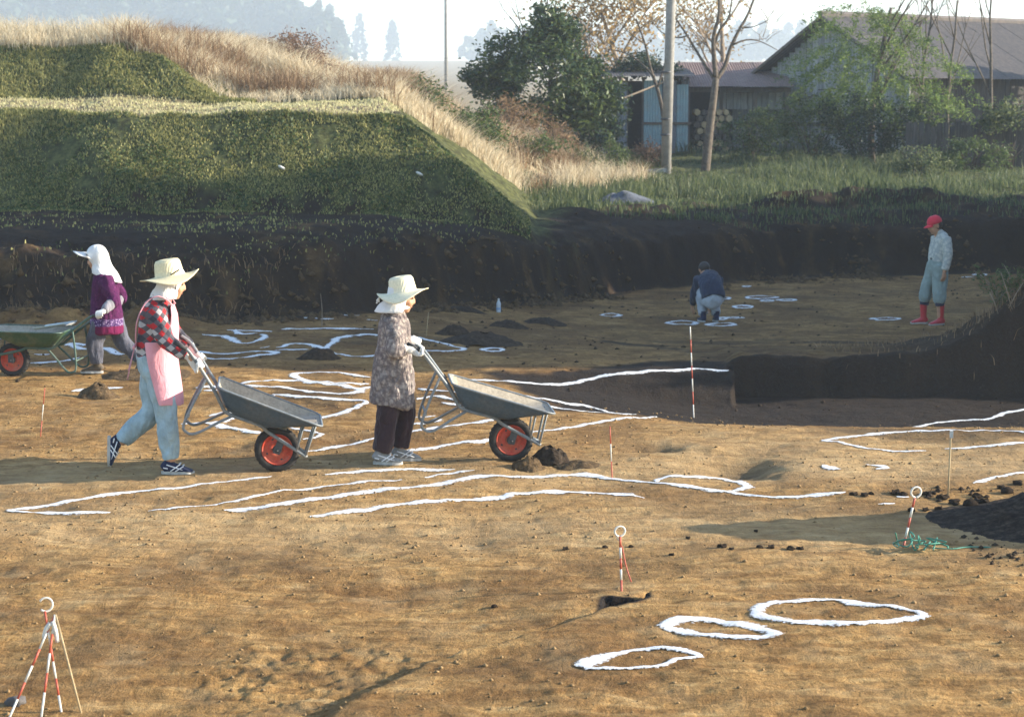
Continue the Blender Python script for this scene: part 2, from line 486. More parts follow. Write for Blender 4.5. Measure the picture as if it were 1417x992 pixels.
def ground_material():
    t = NT("soil")
    c = t.coords("Object")
    at = t.new("ShaderNodeAttribute"); at.attribute_name = "cover"
    sep = t.new("ShaderNodeSeparateColor"); t.l(at.outputs["Color"], sep.inputs[0])
    n_big = t.noise(c, 0.8, 6, 0.65, 0.3)
    n_str = t.noise(t.coords("Object", (1.0, 3.2, 1.0)), 2.6, 7, 0.72, 0.5)
    n_scr = t.noise(t.coords('Object', (2.2, .7, 1.0)), 5.0, 6, 0.75, 1.5)
    n_fine = t.noise(c, 26, 5, 0.7)
    n_grain = t.noise(c, 90, 4, 0.75)
    tan = t.ramp(n_str, [(0.26, (.10, .050, .018)), (0.42, (.24, .132, .047)), (0.57, (.37, .222, .085)), (0.74, (.52, .355, .165))])
    tan = t.mix(t.math('MULTIPLY', t.ramp(n_big, [(0.47, (0, 0, 0)), (0.58, (1, 1, 1))]), 0.72), tan, (.165, .088, .034))
    tan = t.mix(.75, tan, t.ramp(n_scr, [(.34, (.62, .58, .54)), (.46, (.95, .94, .93)), (.56, (1.05, 1.05, 1.05)), (.68, (1.25, 1.23, 1.2))]), 'MULTIPLY')
    crumb = t.ramp(n_fine, [(0.30, (.45, .43, .40)), (0.46, (.92, .92, .92)), (0.62, (1.08, 1.08, 1.06)), (0.75, (1.28, 1.26, 1.22))])
    tan = t.mix(0.8, tan, crumb, 'MULTIPLY')
    grain = t.ramp(n_grain, [(0.33, (.48, .46, .44)), (0.48, (1, 1, 1)), (0.66, (1.32, 1.3, 1.27))])
    tan = t.mix(0.6, tan, grain, 'MULTIPLY')
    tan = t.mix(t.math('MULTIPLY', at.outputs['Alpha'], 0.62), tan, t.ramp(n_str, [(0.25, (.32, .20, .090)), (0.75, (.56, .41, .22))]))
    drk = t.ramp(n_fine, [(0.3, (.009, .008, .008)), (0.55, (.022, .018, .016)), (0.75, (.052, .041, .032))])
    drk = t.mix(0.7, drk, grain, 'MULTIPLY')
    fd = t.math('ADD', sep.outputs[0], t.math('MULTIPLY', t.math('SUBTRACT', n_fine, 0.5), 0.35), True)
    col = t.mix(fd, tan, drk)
    grn = t.ramp(t.noise(c, 7, 5, 0.7), [(0.3, (.030, .026, .015)), (0.45, (.055, .060, .024)), (0.6, (.12, .125, .046)), (0.75, (.21, .17, .08))])
    col = t.mix(t.math('MULTIPLY', sep.outputs[1], 0.92), col, grn)
    stw = t.ramp(t.noise(c, 3, 5, 0.7), [(0.3, (.20, .15, .085)), (0.55, (.36, .28, .17)), (0.75, (.48, .39, .25))])
    col = t.mix(t.math('MULTIPLY', sep.outputs[2], 0.95), col, stw)
    h = t.math('ADD', t.math('MULTIPLY', n_fine, 0.7), t.math('MULTIPLY', n_grain, 0.25))
    h = t.math('ADD', h, t.math('ADD', t.math('MULTIPLY', n_str, 0.6), t.math('MULTIPLY', n_scr, 0.7)))
    t.bump(h, 0.75, 0.035)
    return t.done(col, 0.96, 0.08)
M_SOIL = ground_material()

fc = F_all
cx = V_all[fc, 0].mean(1); cy = V_all[fc, 1].mean(1)
ycf = np.interp(cx, CUT_X, CUT_Y)
fi = F_all[:, 0]
mw = mound_w.ravel()[fi] > 0.5
zone = np.where(cy < ycf - 0.35, 0, np.where(cy < ycf + 0.75, 1, np.where(mw, 2, np.where(cy < 70, 3, 4))))
GROUND = {}
for zid, zname, zlab in ((0, "dig_floor", "brown trampled soil floor of the excavation"), (1, "excavation_cut", "dark soil cut face along the back of the excavation"),
                         (2, "embankment", "two-tiered embankment covered in short weedy grass"), (3, "field_ground", "rough grassy field ground behind the excavation"),
                         (4, "distant_fields", "pale dry fields rising in the hazy distance")):
    sel = F_all[zone == zid]
    used, inv = np.unique(sel, return_inverse=True)
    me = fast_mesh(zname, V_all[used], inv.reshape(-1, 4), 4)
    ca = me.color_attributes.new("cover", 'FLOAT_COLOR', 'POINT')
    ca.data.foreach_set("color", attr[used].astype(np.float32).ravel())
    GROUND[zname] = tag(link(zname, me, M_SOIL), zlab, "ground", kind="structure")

# ------------------------------------------------------------------ chalk lines poured on the ground
def m_chalk():
    t = NT("chalk"); c = t.coords()
    n = t.noise(c, 30, 5, 0.7)
    k = t.ramp(n, [(0.25, (.50, .45, .38)), (0.42, (.66, .645, .62)), (0.7, (.78, .775, .77))])
    t.bump(t.noise(c, 120, 4), 0.5, 0.01)
    e = t.new("ShaderNodeAttribute"); e.attribute_name = "edge"
    nz = t.noise(c, 42, 6, 0.8)
    a = t.math('MULTIPLY', t.math('ADD', t.math('SUBTRACT', 0.80, e.outputs["Fac"]), t.math('MULTIPLY', t.math('SUBTRACT', nz, 0.5), 2.6)), 4.0, True)
    t.l(a, t.p.inputs["Alpha"])
    return t.done(k, 0.9, 0.1)
M_CHALK = m_chalk()
def C(ox, oy, sc, pts): return [(ox + x / sc, oy + y / sc) for x, y in pts]
c7 = lambda p: C(0, 560, 2.024, p)
c8 = lambda p: C(600, 560, 2.362, p)
cb = lambda p: C(750, 700, 2.362, p)
c2 = lambda p: C(460, 360, 3.306, p)
c5 = lambda p: C(780, 340, 3.816, p)
c6 = lambda p: C(250, 400, 2.834, p)
c1 = lambda p: C(80, 320, 2.755, p)
cp3 = lambda p: C(0, 400, 5.45, p)
cr = lambda p: C(1017, 560, 3.5425, p)
cR = lambda p: C(1000, 340, 3.398, p)

def chalk(px_pts, label, group=None, width=0.085, closed=False, height=0.010, jag=0.32):
    W = [on_ground(*p)[:2] for p in px_pts]
    L = sum(np.linalg.norm(W[i + 1] - W[i]) for i in range(len(W) - 1))
    path = np.array(catmull(W, max(3, int(L / len(W) / 0.05)), closed))
    n = len(path)
    # even spacing
    q = np.vstack([path, path[:1]]) if closed else path
    s = np.concatenate([[0], np.cumsum(np.linalg.norm(np.diff(q, axis=0), axis=1))])
    m = max(6, int(s[-1] / 0.04))
    tt = np.linspace(0, s[-1], m + 1)
    q = np.stack([np.interp(tt, s, q[:, 0]), np.interp(tt, s, q[:, 1])], -1)
    if closed: q = q[:-1]
    m = len(q)
    q = q + 0.012 * np.stack([fbm(q[:, 0] * 5, q[:, 1] * 5, 2), fbm(q[:, 1] * 5, q[:, 0] * 5 + 4, 2)], -1)
    tg = (np.roll(q, -1, 0) - np.roll(q, 1, 0)) if closed else np.gradient(q, axis=0)
    tg /= np.linalg.norm(tg, axis=1)[:, None] + 1e-9
    nm = np.stack([-tg[:, 1], tg[:, 0]], -1)
    offs = np.array([-1, -0.62, 0, 0.62, 1.0]); hs = np.array([0.25, 0.6, 1.0, 0.6, 0.25]); width = width * 1.12
    seed = abs(hash(label)) % 100 if False else len(label)
    wl = 1 + jag * fbm(tt[:m] * 7 + seed, tt[:m] * 0 + 1, 3) * 2
    wr = 1 + jag * fbm(tt[:m] * 7 + seed, tt[:m] * 0 + 5, 3) * 2
    thin = np.clip(0.85 + 0.7 * fbm(tt[:m] * 1.7 + seed * 3, tt[:m] * 0 + 8, 3), 0.45, 1.15)
    if not closed:
        e = np.minimum(tt[:m], s[-1] - tt[:m]); thin = thin * np.clip(0.25 + e / 0.12, 0, 1)
    vs = []
    for k in range(5):
        w = np.where(offs[k] < 0, wl, wr) * thin * width / 2 * offs[k]
        x = q[:, 0] + nm[:, 0] * w; y = q[:, 1] + nm[:, 1] * w
        z = ground_z(x, y) + 0.002 + hs[k] * height * (0.7 + 0.5 * fbm(x, y, 2, 12.0))
        vs.append(np.stack([x, y, z], -1))
    V = np.stack(vs, 1).reshape(-1, 3)
    F = []
    for i in range(m if closed else m - 1):
        i2 = (i + 1) % m
        for k in range(4): F.append((i * 5 + k, i2 * 5 + k, i2 * 5 + k + 1, i * 5 + k + 1))
    o = mesh_obj("chalk_line", V, F, M_CHALK)
    a = o.data.attributes.new("edge", 'FLOAT', 'POINT'); a.data.foreach_set("value", np.tile(np.abs(offs), m).astype(np.float32))
    return tag(o, label, "chalk line", group)

chalk(cb([(143, 522), (240, 486), (330, 471), (420, 468), (520, 490), (460, 500), (400, 520), (300, 532), (200, 531)]), "thick white chalk oval with both ends pointed, smallest of three on tan soil", width=0.10, closed=True, height=.012)
chalk(cb([(403, 393), (445, 370), (540, 372), (640, 387), (700, 402), (760, 420), (680, 428), (560, 424), (455, 413)]), "thick white chalk teardrop between the two other thick ovals", width=0.105, closed=True, height=.012)
chalk(cb([(698, 352), (760, 318), (870, 309), (960, 311), (1080, 325), (1180, 338), (1252, 360), (1180, 375), (1040, 383), (900, 383), (780, 374)]), "thick white chalk oval, largest and widest of three on tan soil", width=0.11, closed=True, height=.012)
chalk(c7([(760, 203), (620, 218), (480, 235), (330, 250), (170, 275), (75, 290), (28, 298), (80, 304), (170, 304), (310, 303)]), "long white chalk line folding back at a sharp tip beside the walkers", width=.10)
chalk(c7([(415, 300), (560, 285), (700, 262), (850, 240), (990, 222), (1125, 211)]), "straight white chalk line running just behind the longest chalk line", width=.085)
chalk(c7([(625, 296), (720, 290), (860, 268), (1000, 250), (1130, 233)]) + c8([(20, 262), (130, 240), (280, 237), (420, 231), (480, 231), (560, 240), (720, 257), (860, 273), (960, 284), (1050, 297), (1180, 302), (1260, 295), (1345, 288)]), "longest white chalk line, bowing past the ringed survey pin", width=.12)
chalk(c7([(868, 315), (1000, 298), (1130, 280), (1280, 268), (1417, 258)]) + c8([(250, 293), (430, 287), (560, 292), (690, 307)]), "bowed white chalk line nearest the ringed pin on open tan soil", width=.12)
chalk(c8([(728, 254), (745, 241), (850, 237), (950, 245), (1010, 258), (1030, 270), (1000, 279), (960, 283)]), "white chalk lobe joined to the longest chalk line", width=.11)
chalk(c7([(910, 197), (1000, 190), (1075, 185), (1150, 182), (1275, 182)]), "short chalk line lying in the shadow of the second wheelbarrow", width=.09)
chalk(c7([(1190, 205), (1260, 195), (1330, 184)]), "short slanting chalk dash beneath the second wheelbarrow", width=.08)
chalk([(425, 625), (470, 618), (514, 608), (566, 599), (630, 590), (690, 580)], "white chalk line passing behind the legs of the woman in smock", width=.11)
chalk([(563, 624), (605, 619), (641, 612), (672, 610), (740, 598), (782, 592), (837, 583), (871, 578), (909, 576)], "white chalk line running behind the blue barrow's wheel to the dark pit", width=.10)
chalk(c2([(630, 548), (760, 555), (900, 565), (1020, 570), (1124, 560)]) + c5([(80, 722), (180, 695), (280, 680), (430, 665), (600, 658), (700, 650), (780, 655), (870, 662)]), "long white chalk line along the far rim of the dark pit", width=.11)
chalk(c2([(800, 618), (900, 625), (1000, 640), (1110, 664)]) + c5([(60, 838), (150, 855), (250, 880), (380, 890)]), "chalk line crossing the dark pit soil above the barrow lip", width=.11)
chalk(c2([(930, 655), (1040, 680), (1124, 690)]) + c5([(120, 875), (260, 883), (330, 888)]), "second chalk line crossing the dark pit soil beside barrow lip", width=.10)
chalk(c6([(760, 180), (700, 182), (620, 193), (598, 210), (570, 235), (600, 252), (660, 262), (750, 265), (915, 247), (1010, 243), (1108, 238), (1060, 222), (1010, 208), (900, 188)]), "large closed chalk outline around dark pit fill behind the smocked woman", width=.13, closed=True)
G1 = "thin chalk lines on the shaded floor"
N1 = ["long thin chalk line running straight along the foot of the cut", "thin chalk line sagging into a shallow hook before the cut", "short thin chalk line lying above the hooked one before the cut",
      "tiny curled chalk line touching the hooked line before the cut", "short faint chalk line by the single dry stalk", "very short faint chalk line left of nothing but the cut foot, beside the dry stalk".replace(" left of nothing but the cut foot,", " at the cut foot"),
      "tiny chalk dash at the end of the tail into the large outline", "tiny chalk dash against the cut behind the smocked woman's hat", "short chalk line under the chalk tail beside the dark soil cone"]
LB1 = "thin wandering white chalk line on the shaded floor before the cut"
for p in ([(395, 160), (560, 154), (760, 158)], [(85, 180), (180, 187), (230, 212), (300, 203), (330, 187), (310, 180)], [(180, 162), (270, 165), (360, 168)],
          [(215, 160), (217, 170), (240, 178), (300, 175)], [(590, 97), (640, 103), (700, 105)], [(480, 112), (540, 116), (600, 118)], [(310, 232), (350, 228)], [(730, 122), (770, 124)], [(370, 242), (440, 240), (500, 238)]):
    chalk(c6(p), N1.pop(0), G1, width=.12)
chalk(c6([(375, 232), (450, 216), (530, 225), (568, 238)]), "chalk tail leading into the large closed outline", width=.14)
chalk(c6([(60, 247), (180, 255), (300, 245), (375, 250), (300, 262), (190, 275), (90, 270)]), "chalk loop with a pointed end beside the dark soil pile", width=.13)
chalk(c6([(745, 348), (680, 335), (560, 326), (470, 330), (445, 342), (480, 358), (560, 370), (640, 378), (715, 396)]), "bold chalk loop opening towards the woman in the smock", width=.14)
G2 = "chalk lines between the two blue barrows"
N2 = ["nearly straight chalk line passing behind the first barrow towards the smock", "chalk line dipping and rising like a bowl towards the smock", "chalk line turning back at a blunt tip behind the smocked woman",
      "short wavy chalk line behind the first barrow's handles", "short chalk line behind the pink-aproned woman's gloves", "chalk line seen through the first barrow's legs, sloping to its wheel", "small pointed chalk bend behind the first barrow's lip",
      "shallow bowl-shaped chalk line behind the first barrow's frame", "steep short chalk line behind the first barrow's leg", "short chalk line rising behind the first barrow's tray"]
LB2 = "white chalk line in the tangle between the two blue wheelbarrows"
for p in ([(240, 372), (340, 360), (480, 362), (600, 370), (740, 374)], [(250, 378), (400, 385), (500, 402), (600, 412), (680, 408), (740, 385)],
          [(360, 415), (480, 425), (600, 432), (700, 437), (725, 448), (650, 480), (560, 505), (535, 512)], [(90, 400), (160, 398), (240, 405)], [(60, 390), (110, 385), (170, 388)],
          [(0, 530), (100, 528), (170, 540), (230, 550), (310, 570)], [(430, 545), (520, 560), (552, 572), (480, 592)], [(110, 500), (200, 488), (320, 510)], [(100, 530), (170, 520), (240, 480)], [(200, 440), (300, 430), (370, 418)]):
    chalk(c6(p), N2.pop(0), G2, width=.13)
N3 = ["straight chalk line behind the second barrow's handles", "shallow V of chalk behind the second barrow's legs", "chalk line sloping behind the second barrow's tray to its wheel", "short chalk dash between smock hem and second barrow's leg",
      "small hooked chalk line below the dash beside the smock hem", "chalk line curving down behind the second barrow's tray"]
LB3 = "white chalk line showing between the smocked woman and her barrow"
G3 = "chalk lines behind the second barrow's legs"
for p in ([(390, 590), (500, 600), (590, 608)], [(385, 640), (480, 622), (600, 650)], [(500, 655), (700, 690), (745, 706)], [(370, 722), (470, 714)], [(360, 752), (460, 742), (475, 725)], [(640, 560), (700, 600), (790, 615)]):
    chalk(c2(p), N3.pop(0), G3, width=.12)
chalk(c1([(50, 612), (140, 602), (250, 597)]), "short chalk line half hidden by a small soil pile", width=.16)
N4 = ["broad chalk bend behind the green barrow's handles", "chalk line sloping behind the purple-topped woman's rear leg", "long chalk line seen beneath the green barrow's tray", "chalk scrap behind the green barrow's tyre",
      "thin straight chalk dash under the green barrow's tray", "thin chalk arc behind the purple-topped woman's front leg"]
LB4 = "broad chalk line on the sunlit patch behind the green wheelbarrow"
G4 = "chalk lines behind the green barrow"
for p in ([(500, 428), (540, 420), (600, 445), (690, 455)], [(780, 445), (830, 460), (905, 500)], [(220, 562), (360, 552), (500, 543), (600, 520)], [(0, 365), (45, 378)], [(260, 494), (375, 494)], [(505, 425), (560, 410), (640, 430)]):
    chalk(cp3(p), N4.pop(0), G4, width=.15)
G5 = "small chalk rings on the shaded far floor"
N5 = ["lone small chalk ring farthest from the crouching worker on the shaded floor", "wide chalk ring just behind the top of the ranging pole", "half-hidden chalk ring touching the crouching worker's hip", "widest chalk ring in the cluster beyond the crouching worker",
      "flat chalk ring at the end of the cluster beyond the crouching worker", "small round chalk ring between the crouching worker and the cluster", "tiny chalk ring tight against the crouching worker's boots", "thin flat chalk ring beside the crouching worker's boots", "chalk ring directly in front of the crouching worker's boots",
      "small chalk ring tucked against the widest ring of the cluster", "tiny chalk ring at the foot of the cut behind the cluster"]
LB5 = "small white chalk ring on the shaded floor behind the pit"
def ring(cx, cy, w, h, fn, label, group, width=.07):
    pts = [(cx + w / 2 * math.cos(a) * (1 + 0.08 * math.sin(3 * a + cx)), cy + h / 2 * math.sin(a)) for a in [2 * math.pi * k / 10 for k in range(10)]]
    return chalk(fn(pts), label, group, width=width, closed=True, height=.012)
ring(735, 411, 92, 14, c2, "lone small chalk ring beside the soil piles behind the barrow", None, .10)
for a in ((250, 367, 90, 15), (627, 408, 150, 18), (850, 279, 55, 10), (1045, 274, 160, 14), (1180, 288, 90, 8), (945, 324, 95, 14), (836, 385, 45, 12), (905, 382, 85, 7), (835, 417, 140, 15), (1075, 292, 60, 8), (965, 217, 40, 5)):
    ring(*a, c5, N5.pop(0), G5, .10)
ring(770, 345, 125, 12, cR, "chalk ring at the feet of the person in red boots", None, .11)
ring(1210, 137, 60, 8, cR, "chalk ring behind the person in red boots", None, .10)
chalk(cR([(1120, 150), (1180, 148)]), "short chalk dash behind the person in red boots", width=.12)
chalk(cr([(940, 230), (800, 230), (700, 220), (600, 205), (520, 185), (440, 178), (560, 160), (700, 145), (850, 132), (1050, 125), (1280, 128), (1450, 142)]), "long chalk outline with a sharp tip enclosing grey soil by the wooden stake", width=.11)
chalk(cr([(1030, 221), (1150, 213), (1280, 198), (1450, 186)]), "chalk line closing the near side of the grey soil outline", width=.11)
chalk(cr([(760, 105), (900, 92), (1100, 80), (1240, 72), (1290, 55), (1330, 40), (1450, 22)]), "chalk line along the near rim of the dark pit", width=.10)
chalk(cr([(1170, 385), (1280, 355), (1450, 330)]), "chalk line running into the big dark soil heap", width=.10)
chalk(cr([(430, 300), (520, 318)]), "faint chalk smear on tan soil beside the hollow", width=.14)
chalk(cr([(640, 295), (700, 303), (745, 312), (690, 318)]), "short hooked chalk smear on tan soil", width=.10)
chalk(cr([(790, 452), (850, 455)]), "short chalk dash behind the pin with the green cord", width=.08)
chalk(cr([(700, 490), (780, 487)]), "faint chalk dash among clods beside the pin with green cord", width=.07)
# ------------------------------------------------------------------ wheelbarrows
def m_paint(name, col, dust=(.30, .24, .16), amount=0.5, rough=0.5):
    t = NT(name); c = t.coords()
    n = t.noise(c, 6, 6, 0.7, 0.4); n2 = t.noise(c, 45, 4, 0.7)
    k = t.ramp(n2, [(0.3, tuple(x * .7 for x in col)), (0.7, tuple(x * 1.25 for x in col))])
    f = t.math('MULTIPLY', t.ramp(n, [(0.45, (0, 0, 0)), (0.68, (1, 1, 1))]), amount)
    k = t.mix(f, k, dust)
    k = t.mix(t.math('MULTIPLY', t.ramp(n2, [(0.66, (0, 0, 0)), (0.72, (1, 1, 1))]), 0.5), k, (.13, .06, .03))
    t.bump(n2, 0.2, 0.006)
    return t.done(k, rough, 0.4)
M_TRAY_BLUE = m_paint("tray_blue_grey", (.045, .080, .115), amount=0.14)
M_TRAY_GREEN = m_paint("tray_green", (.030, .085, .045), amount=0.3)
M_MUD_IN = m_paint("tray_inside_mud", (.34, .29, .22), (.46, .40, .31), 0.8, 0.9)
M_STEEL = m_paint("worn_tube", (.16, .18, .19), (.34, .31, .27), 0.5, 0.42)
M_STEEL_G = m_paint("green_tube", (.05, .10, .075), (.25, .23, .18), 0.4, 0.45)
M_TYRE = m_plain("tyre_rubber", (.035, .032, .030), 0.85, 0.2, 0.4, 20)
M_RED = m_paint("wheel_red", (.50, .055, .025), (.36, .20, .12), 0.5, 0.6)
M_HUB = m_plain("hub_steel", (.055, .055, .055), 0.55, 0.4, 0.4, 30)
M_RUBBER = m_plain("grip_rubber", (.03, .03, .032), 0.7, 0.3)
HANDLE = [(-.60, .27), (-.72, .365), (-.84, .455), (-.92, .505), (-1.02, .525)]

def rrect(x0, x1, hw, z, n=10, r=0.07):
    pts = []
    for (cx_, cy_, a0) in ((x1 - r, hw - r, 0), (x0 + r, hw - r, 90), (x0 + r, -hw + r, 180), (x1 - r, -hw + r, 270)):
        for k in range(n):
            a = math.radians(a0 + 90 * k / (n - 1))
            pts.append((cx_ + r * math.cos(a), cy_ + r * math.sin(a), z))
    return pts
def make_barrow(name, loc, yaw, pitch, tray_mat, tube_mat, label):
    root = empty(name, loc)
    root.rotation_euler = (0, math.radians(pitch), math.radians(yaw))
    tag(root, label, "wheelbarrow", "site wheelbarrows")
    lv = [(0.0, -.44, -.10, .17), (0.06, -.47, -.08, .195), (0.5, -.535, .06, .26), (1.0, -.60, .235, .325)]
    for nm, off, mt in (("tray", 0.0, tray_mat), ("tray_lining", 0.005, M_MUD_IN)):
        rings = [rrect(a + off, b - off, h - off, .158 + t * .165 + (off if t < .5 else 0.0), r=.05 + .03 * t) for t, a, b, h in lv]
        n = len(rings[0]); vs = [p for r in rings for p in r]; fs = []
        for i in range(len(rings) - 1):
            for k in range(n):
                k2 = (k + 1) % n; q = (i * n + k, i * n + k2, (i + 1) * n + k2, (i + 1) * n + k)
                fs.append(q if not off else q[::-1])
        fs.append(tuple(range(n))[::-1] if not off else tuple(range(n)))
        o = mesh_obj(nm, vs, fs, mt, root)
        if nm == "tray": tray = o
    g = Geo(); rim = rrect(-.60, .235, .325, .325, r=.08); g.tube(rim + rim[:2], 0.009, 6); g.obj("rolled_rim", tube_mat, tray)
    # caked soil inside
    g = Geo(); N = 14; vs = []; fs = []
    for i in range(N + 1):
        for j in range(N + 1):
            u = i / N; v = j / N * 2 - 1
            x = -.50 + .50 * u; y = v * .215
            vs.append((x, y, .185 + .02 * float(fbm(np.array(x * 9. + pitch), np.array(y * 9.), 3)) + .012 * (abs(v) ** 2)))
    for i in range(N):
        for j in range(N): fs.append((i * (N + 1) + j, i * (N + 1) + j + 1, (i + 1) * (N + 1) + j + 1, (i + 1) * (N + 1) + j))
    mesh_obj("caked_soil", vs, fs, M_MUD_IN, root)
    for s in (-1, 1):
        path = [(.225, .085 * s, .035), (.05, .085 * s, .072), (-.12, .095 * s, .112), (-.20, .13 * s, .143), (-.45, .17 * s, .147), (-.53, .19 * s, .20)]
        path += [(x, (.22 + .05 * i / 4) * s, z) for i, (x, z) in enumerate(HANDLE)]
        Geo().tube(path, .0145, 8, 4).obj("frame_rail", tube_mat, root)
        a, b = HANDLE[-2], HANDLE[-1]
        Geo().tube([(a[0] - .0, .265 * s, a[1]), (b[0] - .005, .272 * s, b[1])], .0185, 8).obj("grip", M_RUBBER, root)
        leg = [(-.70, .232 * s, .345), (-.725, .235 * s, .15), (-.735, .235 * s, -.04), (-.70, .23 * s, -.085), (-.63, .22 * s, -.075), (-.50, .19 * s, .06), (-.42, .17 * s, .14)]
        Geo().tube(leg, .011, 7, 4).obj("leg", tube_mat, root)
        Geo().tube([(.20, .10 * s, .315), (.215, .09 * s, .04)], .009, 6).obj("strut", tube_mat, root)
        Geo().tube([(.115, .13 * s, .262), (.135, .09 * s, .055)], .008, 6).obj("strut", tube_mat, root)
        Geo().box((0, .082 * s, .03), (.055, .010, .11)).obj("axle_bracket", M_HUB, root, False)
    Geo().tube([(-.725, -.235, .03), (-.725, .235, .03)], .009, 6).obj("cross_bar", tube_mat, root)
    Geo().tube([(.222, -.09, .037), (.222, .09, .037)], .011, 6).obj("nose_bar", tube_mat, root)
    wheel = empty("wheel"); wheel.parent = root
    prof = [(.118, -.030), (.128, -.040), (.150, -.043), (.166, -.034), (.1735, -.016), (.175, 0), (.1735, .016), (.166, .034), (.150, .043), (.128, .040), (.118, .030), (.112, 0)]
    g = Geo().lathe(prof, 44, 'Y', closed=True)
    for k in range(30):
        a = 2 * math.pi * k / 30
        for sgn in (-1, 1):
            R = Matrix.Rotation(-a, 3, 'Y')
            g.box(R @ Vector((.169, .020 * sgn, 0)), (.012, .022, .014), R)
    g.obj("tyre", M_TYRE, wheel)
    rimp = [(.119, -.034), (.121, -.038), (.113, -.038), (.106, -.022), (.085, -.016), (.060, -.027), (.034, -.030), (.034, .030), (.060, .027), (.085, .016), (.106, .022), (.113, .038), (.121, .038), (.119, .034)]
    Geo().lathe(rimp, 40, 'Y').obj("rim", M_RED, wheel)
    g = Geo().lathe([(.0, -.05), (.022, -.05), (.022, -.032), (.036, -.031), (.036, .031), (.022, .032), (.022, .05), (.0, .05)], 20, 'Y')
    g.tube([(0, -.10, 0), (0, .10, 0)], .009, 8); g.obj("hub", M_HUB, wheel)
    for k in range(4):
        a = math.pi / 4 + k * math.pi / 2
        for s in (-1, 1): Geo().ell((.082 * math.cos(a), .0175 * s, .082 * math.sin(a)), (.010, .003, .010), None, 10, 6).obj("rim_hole", M_HUB, wheel)
    bpy.context.view_layer.update()
    return root
def handle_pt(root, side, x):
    xs = [p[0] for p in HANDLE][::-1]; zs = [p[1] for p in HANDLE][::-1]
    z = float(np.interp(x, xs, zs)); t = float(np.interp(x, [-1.02, -.6], [1, 0]))
    z2 = float(np.interp(x - .04, xs, zs))
    M = root.matrix_world
    p = M @ Vector((x, (.22 + .05 * t) * side, z)); q = M @ Vector((x - .04, (.22 + .05 * t) * side, z2))
    return p, (q - p).normalized()

def gz(p): return float(ground_z(np.array([p[0]]), np.array([p[1]]))[0])
W1 = on_ground(384, 652); W2 = on_ground(707, 638); W3 = on_ground(19, 520)
BAR1 = make_barrow("wheelbarrow", (W1[0], W1[1], gz(W1) + .174), 7, 22, M_TRAY_BLUE, M_STEEL, "blue-grey wheelbarrow with pale muddy tray, pushed by woman in pink apron")
BAR2 = make_barrow("wheelbarrow", (W2[0], W2[1], gz(W2) + .174), 5, 17, M_TRAY_BLUE, M_STEEL, "blue-grey wheelbarrow pushed by woman in patterned smock")
BAR3 = make_barrow("wheelbarrow", (W3[0], W3[1], gz(W3) + .174), 176, -1, M_TRAY_GREEN, M_STEEL_G, "dark green wheelbarrow pushed by woman in purple top")
# metal scoop lying in the green barrow
g = Geo(); vs = []; fs = []
for i in range(9):
    for j in range(7):
        u = i / 8; v = j / 6 * 2 - 1
        vs.append((-.62 + .34 * u + .02 * v, v * (.15 + .02 * u), .335 + .045 * (1 - u) + .03 * v * v - .01 * u))
for i in range(8):
    for j in range(6): fs.append((i * 7 + j, (i + 1) * 7 + j, (i + 1) * 7 + j + 1, i * 7 + j + 1))
scoop = empty("soil_scoop"); scoop.matrix_world = BAR3.matrix_world.copy()
o = mesh_obj("blade", vs, fs, m_plain("scoop_metal", (.42, .46, .42), .4, .5, .3, 12), scoop)
md = o.modifiers.new("thick", 'SOLIDIFY'); md.thickness = .004
Geo().tube([(-.62, -.14, .39), (-.645, 0, .40), (-.60, .16, .39)], .011, 8, 4).obj("handle", M_STEEL, scoop)
tag(scoop, "pale grey-green metal scoop lying in the green wheelbarrow", "scoop")

# ------------------------------------------------------------------ people
def skin_mat(name, col):
    t = NT(name); c = t.coords()
    k = t.ramp(t.noise(c, 18, 4), [(0.3, tuple(x * .85 for x in col)), (0.7, tuple(min(1, x * 1.12) for x in col))])
    t.p.inputs["Subsurface Weight"].default_value = 0.08
    t.p.inputs["Subsurface Radius"].default_value = (.01, .004, .002)
    t.bump(t.noise(c, 120, 3), 0.1, 0.004)
    return t.done(k, 0.55, 0.3)
M_SKIN = skin_mat("skin", (.46, .25, .15))
M_HAIR = m_plain("hair_black", (.018, .014, .012), 0.5, 0.4, 0.3, 40)
M_EYE = m_plain("eye_dark", (.02, .015, .012), 0.2, 0.5, 0.1)
M_LIP = m_plain("lip", (.32, .12, .09), 0.5, 0.3, 0.1)
M_GLOVE = m_cloth("glove_white_cotton", (.62, .60, .56), 0.12, 0.4)
M_WHITE = m_cloth("towel_white", (.66, .65, .63), 0.08, 0.6)
M_SOLE = m_plain("sole_rubber", (.42, .40, .36), 0.8, 0.2, 0.3)

